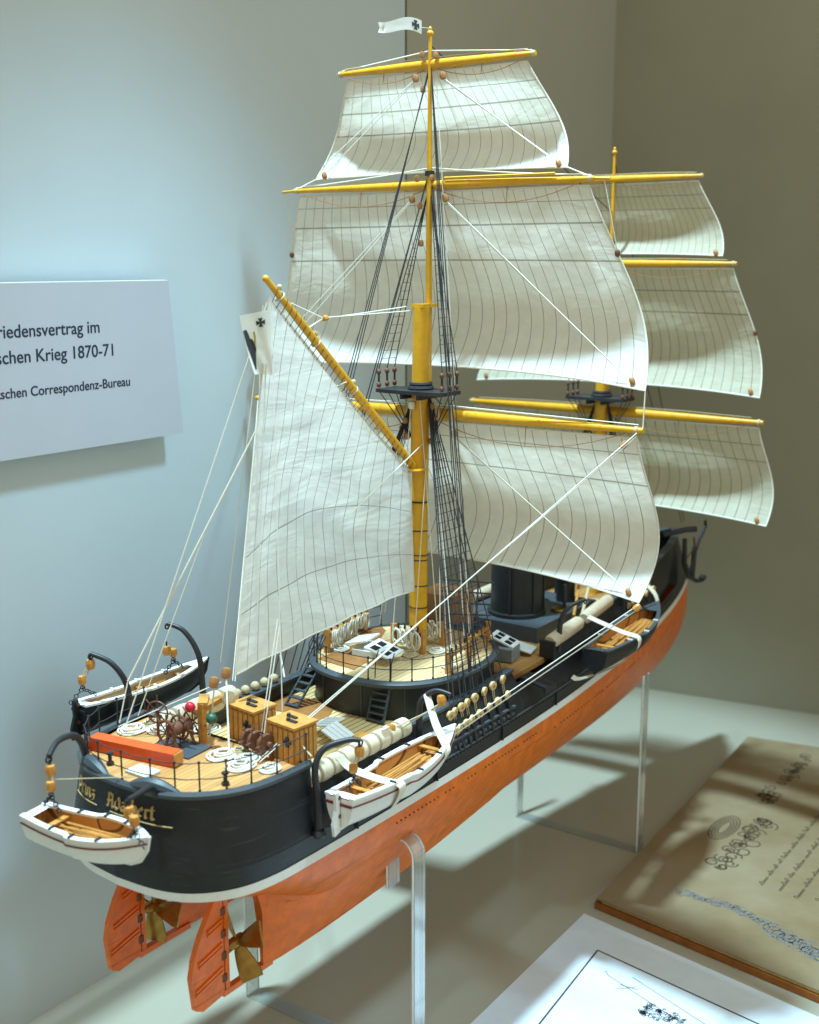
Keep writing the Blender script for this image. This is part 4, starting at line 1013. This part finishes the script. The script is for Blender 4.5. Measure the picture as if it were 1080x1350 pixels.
# ------------------------------------------------------------------ boats
def chain(a, b_, n, r=.09, m='iron'):
    a, b_ = Vector(a), Vector(b_); d = (b_ - a).normalized(); q = d.orthogonal().normalized(); w2 = d.cross(q); mb = MB()
    for i in range(n):
        mb.torus(a.lerp(b_, (i + .5) / n), q if i % 2 else w2, r, r * .28, 8, 4)
    return mb
def make_boat(name, loc, rz, L_, B_, Dp, outer, rail_m, label, transom=True, thw=4, rudder=True, tilt=0.0, sheer=.35, strip=True, inner='wood_x'):
    t = empty(name, loc, label, 'boat', rz, 'boats carried by the model ship')
    t.rotation_euler = (0, tilt, rz)
    def hb(u):   # half breadth along u 0 stern .. 1 bow
        if transom: return B_ / 2 * (0.60 + .40 * math.sin(math.pi * min(1, u * 1.15 + .0) * .5 + 0) if u < .45 else 1 * (1 - ((u - .45) / .55) ** 2.3)) if u < .999 else .0
        return B_ / 2 * max(0, (1 - abs(2 * u - 1) ** 2.3))
    def zs(u): return sheer * (2 * u - 1) ** 2 + (.12 * u)
    def sec(u, v, inset):   # v 0 gunwale .. 1 keel
        h = max(0.0, hb(u) - inset); dd = Dp * (1 - .18 * u ** 4) - inset * 1.2
        th = v * math.pi / 2
        y = h * math.cos(th) ** .75 if v < 1 else 0.0
        z = zs(u) - dd * math.sin(th) ** 1.15
        x = (u - .5) * L_ - (0 if u < .75 else ((u - .75) / .25) ** 1.5 * v * v * .11 * L_)
        return x, y, z
    nu, nv = 26, 8
    def shell(inset, m_, nm, u0=0.0, u1=1.0, flip=False):
        mb = MB(); vs = []
        for i in range(nu + 1):
            u = u0 + (u1 - u0) * i / nu
            row = [sec(u, j / nv, inset) for j in range(nv + 1)]
            pts = [(x, y, z) for x, y, z in row] + [(x, -y, z) for x, y, z in reversed(row[:-1])]
            vs += pts
        k = 2 * nv + 1
        mb.add(vs, [(i * k + j, (i + 1) * k + j, (i + 1) * k + j + 1, i * k + j + 1) for i in range(nu) for j in range(k - 1)])
        mb.add(vs[:k], [tuple(range(k))])
        return mb.build(nm, m_, t)
    sh_ = shell(0, M[outer], 'boat_hull'); shell(.10, M[inner], 'inner_planking', .03, .97)
    gw = MB()
    for s in (1, -1):
        pts = [sec(i / 30, 0, 0) for i in range(31)]; P = []
        vs = []
        for x, y, z in pts:
            y0 = max(0, y - .19); vs += [(x, s * (y + .05), z), (x, s * (y + .05), z + .10), (x, s * y0, z + .10), (x, s * y0, z)]
        gw.add(vs, [(4 * i + k, 4 * i + 4 + k, 4 * i + 4 + (k + 1) % 4, 4 * i + (k + 1) % 4) for i in range(30) for k in range(4)] + [(0, 1, 2, 3), (120, 121, 122, 123)])
    gw.build('gunwale', M[rail_m], t)
    # bow and stern breast boards
    for u0, u1 in ((.86, .985), (.0, .07)):
        vs = []; n = 8
        for i in range(n + 1):
            u = u0 + (u1 - u0) * i / n; x, y, z = sec(u, 0, 0); vs += [(x, y - .02, z + .05), (x, -y + .02, z + .05)]
        MB().add(vs, [(2 * i, 2 * i + 1, 2 * i + 3, 2 * i + 2) for i in range(n)]).build('breast_board', M[rail_m], t)
    if strip:
        ms = MB()
        for s in (1, -1): ms.tube([(sec(i / 30, .16, 0)[0], s * (sec(i / 30, .16, 0)[1] + .02), sec(i / 30, .16, 0)[2]) for i in range(31)], .04, 5)
        ms.build('trim_line', M['maroon'] if outer == 'white' else M['iron'], t)
    # floor and thwarts
    vs = []; n = 14
    for i in range(n + 1):
        u = .09 + .76 * i / n; x, y, z = sec(u, .38, .13); vs += [(x, y, z), (x, -y, z)]
    MB().add(vs, [(2 * i, 2 * i + 1, 2 * i + 3, 2 * i + 2) for i in range(n)]).build('bottom_boards', M['wood_x'], t)
    for k in range(thw):
        u = .20 + .58 * k / max(1, thw - 1); x, y, z = sec(u, .12, .1); MB().box((x, 0, z - .02), (.26, 2 * y, .07)).build('thwart', M['honey'], t)
    for s in (-.35, 0, .35):
        MB().tube([(-.25 * L_, s * B_ * .42, zs(.3) - .22), (.22 * L_, s * B_ * .36, zs(.7) - .22)], .05, 6).build('oar', M['honey'], t)
    for s in (1, -1):
        for u in (.3, .5, .7):
            x, y, z = sec(u, 0, 0); MB().box((x, s * (y - .1), z + .14), (.10, .30, .06)).build('rowlock', M['iron'] if outer == 'white' else M['white'], t)
    kl = MB().prism([(-.5 * L_, zs(0) - Dp * .98), (.36 * L_, zs(.9) - Dp * .86), (.46 * L_, zs(1) - Dp * .35), (.50 * L_, zs(1) + .08), (.512 * L_, zs(1) + .08), (.49 * L_, zs(1) - Dp * .45), (.43 * L_, zs(.9) - Dp * .82), (.35 * L_, zs(.9) - Dp * 1.0), (-.5 * L_, zs(0) - Dp * 1.12)][::-1], -.06, .06, lambda a, b, c: Vector((a, c, b)))
    kl.build('keel', M[outer], t)
    if rudder:
        x0 = -.5 * L_ - .04
        ro_ = MB().prism([(x0, zs(0) + .30), (x0 - .28, zs(0) + .30), (x0 - .24, zs(0) - .45), (x0 - .42, zs(0) - Dp * .8), (x0 - .36, zs(0) - Dp * 1.22), (x0, zs(0) - Dp * 1.15)][::-1], -.07, .07, lambda a, b, c: Vector((a, c, b)))
        ro_.build('rudder', M[outer], t)
        MB().tube([(x0 - .02, -.09, zs(0) + .05), (x0 - .02, .09, zs(0) + .05)], .1, 6).build('pintle', M['brown'], t)
        MB().tube([(x0 - .02, -.09, zs(0) - Dp * .6), (x0 - .02, .09, zs(0) - Dp * .6)], .1, 6).build('pintle', M['brown'], t)
        MB().box((x0 + .02, 0, zs(0) - .25), (.08, hb(0) * 1.9, .12)).build('transom_trim', M['maroon'] if outer == 'white' else M['iron'], t)
    return t
b_stern = make_boat('rowing_boat', (-22.8, -1.05, 3.3), R(-82), 5.6, 2.15, 1.15, 'white', 'white', 'white rowing boat hung across the stern, seen from above with brown bottom boards', True, 1, False, sheer=.18)
b_stb = make_boat('rowing_boat', (-10.1, -6.15, 2.55), R(2), 8.9, 2.25, 1.25, 'white', 'white', 'white rowing boat with a rudder, held by two ribbon straps on the starboard side', True, 2, True, tilt=0.0, sheer=.32)
b_port = make_boat('rowing_boat', (-13.05, 6.4, 4.5), R(0), 8.0, 1.5, 1.25, 'black', 'white', 'black rowing boat with white gunwale hung beside the left wall', True, 3, True, tilt=.02, sheer=.22, strip=False, inner='ham')
b_bow = make_boat('rowing_boat', (13.8, -5.55, 2.55), R(4), 10.2, 2.5, 1.25, 'black', 'grey', 'black rowing boat with brown interior lashed near the bow', True, 1, False, tilt=-.02, sheer=.3, strip=False)

# davits with tackles
def davit(pts, r=.15):
    d = MB().tube(crom(pts, 6), [r * (1.15 - .45 * i / (len(crom(pts, 6)) - 1)) for i in range(len(crom(pts, 6)))], 10).build('davit', M['iron'], ship)
    p = Vector(pts[-1]); MB().torus(p + Vector((0, 0, -.12)), (0, 1, 0), .13, .04, 10, 5).build('eye', M['iron'], d)
    return d
def tackle(top, bot, w_=.5, axis=(1, 0, 0)):
    top, bot = Vector(top), Vector(bot); ax = Vector(axis)
    b1 = top + Vector((0, 0, -.45)); b2 = bot + Vector((0, 0, .95))
    o = blockw(b1, (0, 0, 1), .24, 'block', ship, 'tackle_block'); blockw(b2, (0, 0, 1), .22, 'block', ship, 'tackle_block')
    for d in (-.12, .12): MB().tube([b1 + ax * d, b2 + ax * d], .03, 5).build('fall_rope', M['tanrope'], o)
    MB().tube([top, b1], .04, 5).build('fall_rope', M['iron'], o)
    h = bot + Vector((0, 0, .55))
    chain(h + Vector((0, 0, .25)), h, 2).build('chain', M['iron'], o)
    chain(h, bot - ax * w_ + Vector((0, 0, .05)), 5).build('chain', M['iron'], o); chain(h, bot + ax * w_ + Vector((0, 0, .05)), 5).build('chain', M['iron'], o)
# stern pair
davit([(-19.7, 2.55, 3.2), (-19.9, 2.6, 4.6), (-20.5, 2.4, 5.45), (-21.7, 1.9, 5.75), (-22.6, 1.35, 5.55)]); tackle((-22.6, 1.3, 5.45), (-22.75, 1.15, 3.5), .55, (.1, 1, 0))
davit([(-20.2, -1.9, 3.9), (-20.7, -2.1, 4.5), (-21.7, -2.6, 4.75), (-22.6, -3.0, 4.95)], .13); tackle((-22.6, -3.05, 4.95), (-22.85, -3.6, 3.45), .5, (.1, 1, 0))
line((-22.5, 1.3, 4.6), (-19.9, -.4, 4.2), .02, 'tanrope', 'guy_line')
# port quarter pair
davit([(-15.2, 4.9, 1.8), (-15.3, 5.0, 4.2), (-15.4, 5.1, 5.6), (-15.85, 5.5, 6.6), (-16.3, 6.3, 7.0)]); tackle((-16.3, 6.35, 6.95), (-16.6, 6.6, 4.85), .75)
davit([(-10.9, 4.75, 1.6), (-11.0, 4.8, 4.2), (-11.05, 4.95, 5.8), (-11.3, 5.6, 6.9), (-11.6, 6.4, 7.2)]); tackle((-11.6, 6.5, 6.3), (-11.1, 6.6, 4.65), .6)
# starboard quarter pair
davit([(-14.75, -5.35, 1.2), (-14.75, -5.35, 2.6), (-14.7, -5.2, 3.9), (-14.3, -5.35, 4.65), (-13.6, -6.0, 4.95), (-13.3, -6.45, 4.95)]); tackle((-13.3, -6.4, 4.9), (-13.4, -6.15, 2.75), .5)
MB().lathe([(.24, 0), (.3, .12), (.22, .3)], (-14.75, -5.4, 1.0), n=10).build('davit_step', M['iron'], ship)
davit([(-6.9, -4.9, 1.2), (-6.9, -4.9, 3.6), (-6.85, -5.0, 4.4), (-6.5, -5.5, 4.85), (-6.4, -6.3, 4.8)]); blockw((-6.55, -5.9, 4.5), (0, .2, 1), .26); blockw((-8.7, -4.6, 3.5), (.3, 0, 1), .25)
for d in (0, .3): line((-6.55, -5.9, 4.4 - d * .5), (-8.6, -4.6, 3.2 + d), .03, 'tanrope', 'fall_rope')
MB().tube([(-14.1, -3.6, 4.7), (-14.9, -5.2, 4.5)], .04, 5).build('guy_line', M['tanrope'], ship)
# bow pair
davit([(7.6, -4.3, 2.0), (7.6, -4.3, 4.2), (7.9, -4.6, 5.2), (8.8, -5.2, 5.6)]); davit([(17.2, -3.7, 2.0), (17.2, -3.75, 4.6), (17.0, -4.2, 5.4), (16.4, -5.0, 5.7)])
# ribbon straps round the lashed boats
def ribbon(pts, wv, name='strap', m='strap'):
    wv = Vector(wv); pts = crom(pts, 5); mb = MB(); vs = []; th = Vector((0, -.012, .012))
    for p in pts: vs += [p - wv / 2 + th, p + wv / 2 + th, p + wv / 2 - th, p - wv / 2 - th]
    mb.add(vs, [(4 * i + k, 4 * i + 4 + k, 4 * i + 4 + (k + 1) % 4, 4 * i + (k + 1) % 4) for i in range(len(pts) - 1) for k in range(4)])
    return mb.build(name, M[m], ship)
ribbon([(-12.6, -4.75, 3.6), (-12.3, -5.2, 3.05), (-11.9, -6.4, 2.72), (-11.6, -7.25, 2.62), (-11.55, -7.2, 2.1), (-11.5, -6.75, 1.4)], (.46, 0, .05))
ribbon([(-6.7, -5.15, 4.75), (-7.2, -6.0, 3.6), (-7.6, -6.9, 2.75), (-7.7, -6.85, 2.3), (-7.8, -6.3, 1.6)], (.46, 0, .1))
MB().box((-9.3, -4.75, 3.35), (.45, .12, .9)).build('strap', M['strap'], ship)
ribbon([(11.0, -4.3, 3.9), (12.3, -5.8, 2.95), (12.6, -6.8, 2.65), (12.3, -6.75, 1.9), (10.6, -6.2, 1.35), (8.4, -5.3, 1.1), (7.9, -5.0, 1.3)], (.35, 0, .1))
ribbon([(18.5, -3.4, 4.2), (19.3, -4.2, 3.9), (19.4, -4.9, 3.0), (18.4, -5.1, 1.6), (16.5, -5.0, .9)], (.35, 0, .1))

# ------------------------------------------------------------------ stands
def stand_strip(path, wx, name, parent, th=.10):
    # bent sheet strip: path of (x,y,z), width along x
    pts = crom(path, 5); vs = []
    for i, p in enumerate(pts):
        a = pts[max(0, i - 1)]; b_ = pts[min(len(pts) - 1, i + 1)]; t_ = (b_ - a).normalized(); nrm = Vector((1, 0, 0)).cross(t_).normalized() * th
        vs += [p + Vector((-wx / 2, 0, 0)) + nrm, p + Vector((wx / 2, 0, 0)) + nrm, p + Vector((wx / 2, 0, 0)) - nrm, p + Vector((-wx / 2, 0, 0)) - nrm]
    n = len(pts) - 1
    o = MB().add(vs, [(4 * i + k, 4 * i + 4 + k, 4 * i + 4 + (k + 1) % 4, 4 * i + (k + 1) % 4) for i in range(n) for k in range(4)] + [(0, 1, 2, 3), (4 * n, 4 * n + 1, 4 * n + 2, 4 * n + 3)]).build(name, M['acrylic'], parent)
    for e_ in (-1, 1):
        MB().tube([p + Vector((e_ * (wx / 2 + .02), 0, 0)) for p in pts], .045, 5).build('edge_highlight', M['edge'], o)  # white tubes paint in the light that the strip's edges catch
    return o
def stand(x, yp, label, hook):
    t = empty('acrylic_stand', (0, 0, 0), label, 'display stand', 0, 'acrylic stands under the ship')
    for s in (-1, 1):
        if hook:
            stand_strip([(x, s * (yp + .75), FZ + .12), (x, s * (yp + .75), -6), (x, s * (yp + .75), -3.1), (x, s * (yp + .62), -2.5), (x, s * (yp + .25), -2.15), (x, s * (yp - .25), -2.2), (x, s * (yp - .6), -2.6), (x, s * (yp - .72), -3.3), (x, s * (yp - .72), -4.8)], .85, 'upright', t)
        else:
            stand_strip([(x, s * yp, FZ + .09), (x, s * yp, -7), (x, s * yp, -2.3), (x, s * (yp + .02), -1.9)], .7, 'upright', t)
    MB().box((x, 0, FZ + .04), (.9, 2 * yp + (1.5 if hook else 0.1), .08)).build('base_strip', M['acrylic'], t)
stand(-7.6, 4.6, 'clear acrylic cradle with hooked top under the middle of the orange hull', True)
stand(18.9, 4.55, 'clear acrylic stand holding the ship near the bow', False)

# ------------------------------------------------------------------ placard
pc = empty('wall_placard', (0, 0, 0), 'pale grey museum label with German text mounted on the left wall', 'placard')
MB().prism([(-25, 23.05), (-5.75, 23.05), (-5.1, 15.15), (-25, 15.15)][::-1], 11.55, 12.0, lambda a, b, c: Vector((a, c, b))).build('board', M['placard'], pc)
MB().box((-15.4, 11.78, 23.07), (19.2, .47, .05)).build('top_edge', M['white'], pc)
def text(s, x_end, z, size, sx):
    cu = bpy.data.curves.new('text_line', 'FONT'); cu.body = s; cu.size = size; cu.align_x = 'RIGHT'; cu.extrude = .01; cu.offset = 0.003
    o = bpy.data.objects.new('tmp', cu); COL.objects.link(o); dg = bpy.context.evaluated_depsgraph_get()
    me = bpy.data.meshes.new_from_object(o.evaluated_get(dg)); bpy.data.objects.remove(o)
    me.name = 'text_line'; me.materials.clear(); me.materials.append(M['ink'])
    t = bpy.data.objects.new('text_line', me); COL.objects.link(t); t.parent = pc
    t.matrix_local = Matrix.Translation((x_end, 11.535, z)) @ Matrix(((sx, 0, 0, 0), (0, 0, 1, 0), (0, 1, 0, 0), (0, 0, 0, 1)))
    t.matrix_local = Matrix.Translation((x_end, 11.535, z)) @ Matrix.Rotation(R(90), 4, 'X') @ Matrix.Diagonal((sx, 1, 1, 1))
    return t
text('Friedensvertrag im', -10.35, 20.65, .84, .985)
text('Deutsch-Französischen Krieg 1870-71', -9.45, 19.5, .84, .985)
text('Deutschen Correspondenz-Bureau', -8.6, 17.95, .64, .985)

# ------------------------------------------------------------------ papers on the shelf
al = empty('album', (0, 0, 0), 'brown toned open document with ink ornaments and a gilt edge, lying flat at the right', 'document')
alb = [(10.7, -5.6), (40.5, -4.0), (44.5, -24), (8.3, -24)]
MB().prism([(10.62, -5.5), (40.6, -3.9), (44.6, -24.1), (8.2, -24.1)][::-1], FZ + .02, FZ + .42).build('cover', M['albedge'], al)
MB().prism([(10.8, -5.9), (40.4, -4.2), (44.4, -24), (8.4, -24)][::-1], FZ + .43, FZ + .58).build('gilt_edge', M['gilt'], al)
MB().prism(alb[::-1], FZ + .59, FZ + .70).build('page', M['album'], al)
def ink(strokes, z, name, m, parent, w_=.06):
    mb = MB()
    for st in strokes:
        st = [Vector((x, y, z)) for x, y in st]
        for a, b_ in zip(st, st[1:]):
            d = (b_ - a);
            if d.length < 1e-5: continue
            n = Vector((-d.y, d.x, 0)).normalized() * w_
            mb.add([a - n, a + n, b_ + n, b_ - n, a - n + Vector((0, 0, .008)), a + n + Vector((0, 0, .008)), b_ + n + Vector((0, 0, .008)), b_ - n + Vector((0, 0, .008))], [(4, 5, 6, 7), (0, 3, 2, 1), (0, 1, 5, 4), (1, 2, 6, 5), (2, 3, 7, 6), (3, 0, 4, 7)])
    return mb.build(name, m, parent)
def curl(cx, cy, r, a0, turns, n=20, sx=1.0, sy=1.0):
    return [(cx + sx * r * (1 - .7 * i / n) * math.cos(a0 + turns * 2 * math.pi * i / n), cy + sy * r * (1 - .7 * i / n) * math.sin(a0 + turns * 2 * math.pi * i / n)) for i in range(n + 1)]
ZP = FZ + .702
orn = []
for k in range(4): orn.append([(24.0 + 2.0 * (1 - .16 * k) * math.cos(a * .315), -8.4 + 0.8 * (1 - .22 * k) * math.sin(a * .315)) for a in range(21)])
for k in range(30):
    cx = 23.0 + 4.2 * (k / 30 - .5) * 2 + random.uniform(-.5, .5); cy = -10.2 - .1 * (k - 15) * .1 + random.uniform(-.6, .6)
    orn.append(curl(cx, cy, random.uniform(.3, .7), random.uniform(0, 6), random.choice((-1.2, 1.2, .8))))
for k in range(12):
    orn.append(curl(31.5 + random.uniform(-2, 2), -9.2 + random.uniform(-.5, .5), random.uniform(.3, .6), random.uniform(0, 6), 1.1))
ink(orn, ZP, 'ink_ornament', M['sepia'], al, .05)
orn = []
for k in range(64):
    t = k / 64; cx = 14.2 + .6 * math.sin(5 * t) - t * 1.6 + random.uniform(-.25, .25); cy = -9.2 - 11 * t
    orn.append(curl(cx, cy, random.uniform(.15, .28) + .5 * t * (1 - t) + (.35 if t > .55 else 0), random.uniform(0, 6), random.choice((-1.2, 1.3))))
ink(orn, ZP, 'ink_ornament', M['pen2'], al, .028)
wr = []
for row in range(9):
    y = -13.2 - row * 1.15; x = 17.5 + random.uniform(-.3, .8); x1 = 29 + random.uniform(-1, 2)
    while x < x1:
        n = random.randint(3, 9); wd_ = []
        for q in range(n * 6):
            t = q / 6; big = .34 if (hash((row, int(x * 7), q // 6)) % 4 == 0) else .15
            wd_.append((x + t * .19 - .06 * math.sin(t * 2 * math.pi), y + .15 * (x - 17) * .02 + big * (.5 - .5 * math.cos(t * 2 * math.pi))))
        wr.append(wd_); x += n * .19 + .28
ink(wr, ZP, 'handwriting', M['sepia'], al, .03)
orn = [curl(37 + random.uniform(-3, 3), -9.2 + random.uniform(-.3, .3), random.uniform(.2, .5), random.uniform(0, 6), 1.2) for k in range(18)]
ink(orn, ZP, 'ink_ornament', M['sepia'], al, .045)
dw = empty('drawing_sheet', (0, 0, 0), 'white paper sheet with an ink frame and a fine drawing, lying nearest the camera', 'paper')
MB().prism([(9.7, -5.3), (-12, -5.7), (-12, -24), (7.0, -24)], FZ + .005, FZ + .05).build('sheet', M['paper'], dw)
ZD = FZ + .052
ink([[(6.6, -7.75), (-12, -9.3)], [(6.6, -7.75), (4.6, -22)]], ZD, 'ink_frame', M['pen'], dw, .05)
dr = [[(4.75, -9.25), (3.5, -12.9), (2.2, -17)], [(4.75, -9.25), (5.0, -9.1), (4.9, -8.95)], [(4.3, -10.2), (4.4, -11.2)], [(3.8, -10.2), (4.5, -11.0)], [(5.3, -10.5), (2.7, -18)]]
for k in range(60): dr.append(curl(3.1 + random.uniform(-.55, .55), -13.2 + random.uniform(-1.1, 1.1), random.uniform(.08, .22), random.uniform(0, 6), 1.2, 10))
for k in range(26): dr.append([(2.4 + random.uniform(-.5, .5), -15.5 + random.uniform(-1.5, 1)), (2.0 + random.uniform(-.5, .5), -16.0 + random.uniform(-1.5, 1))])
ink(dr, ZD, 'ink_drawing', M['pen2'], dw, .024)
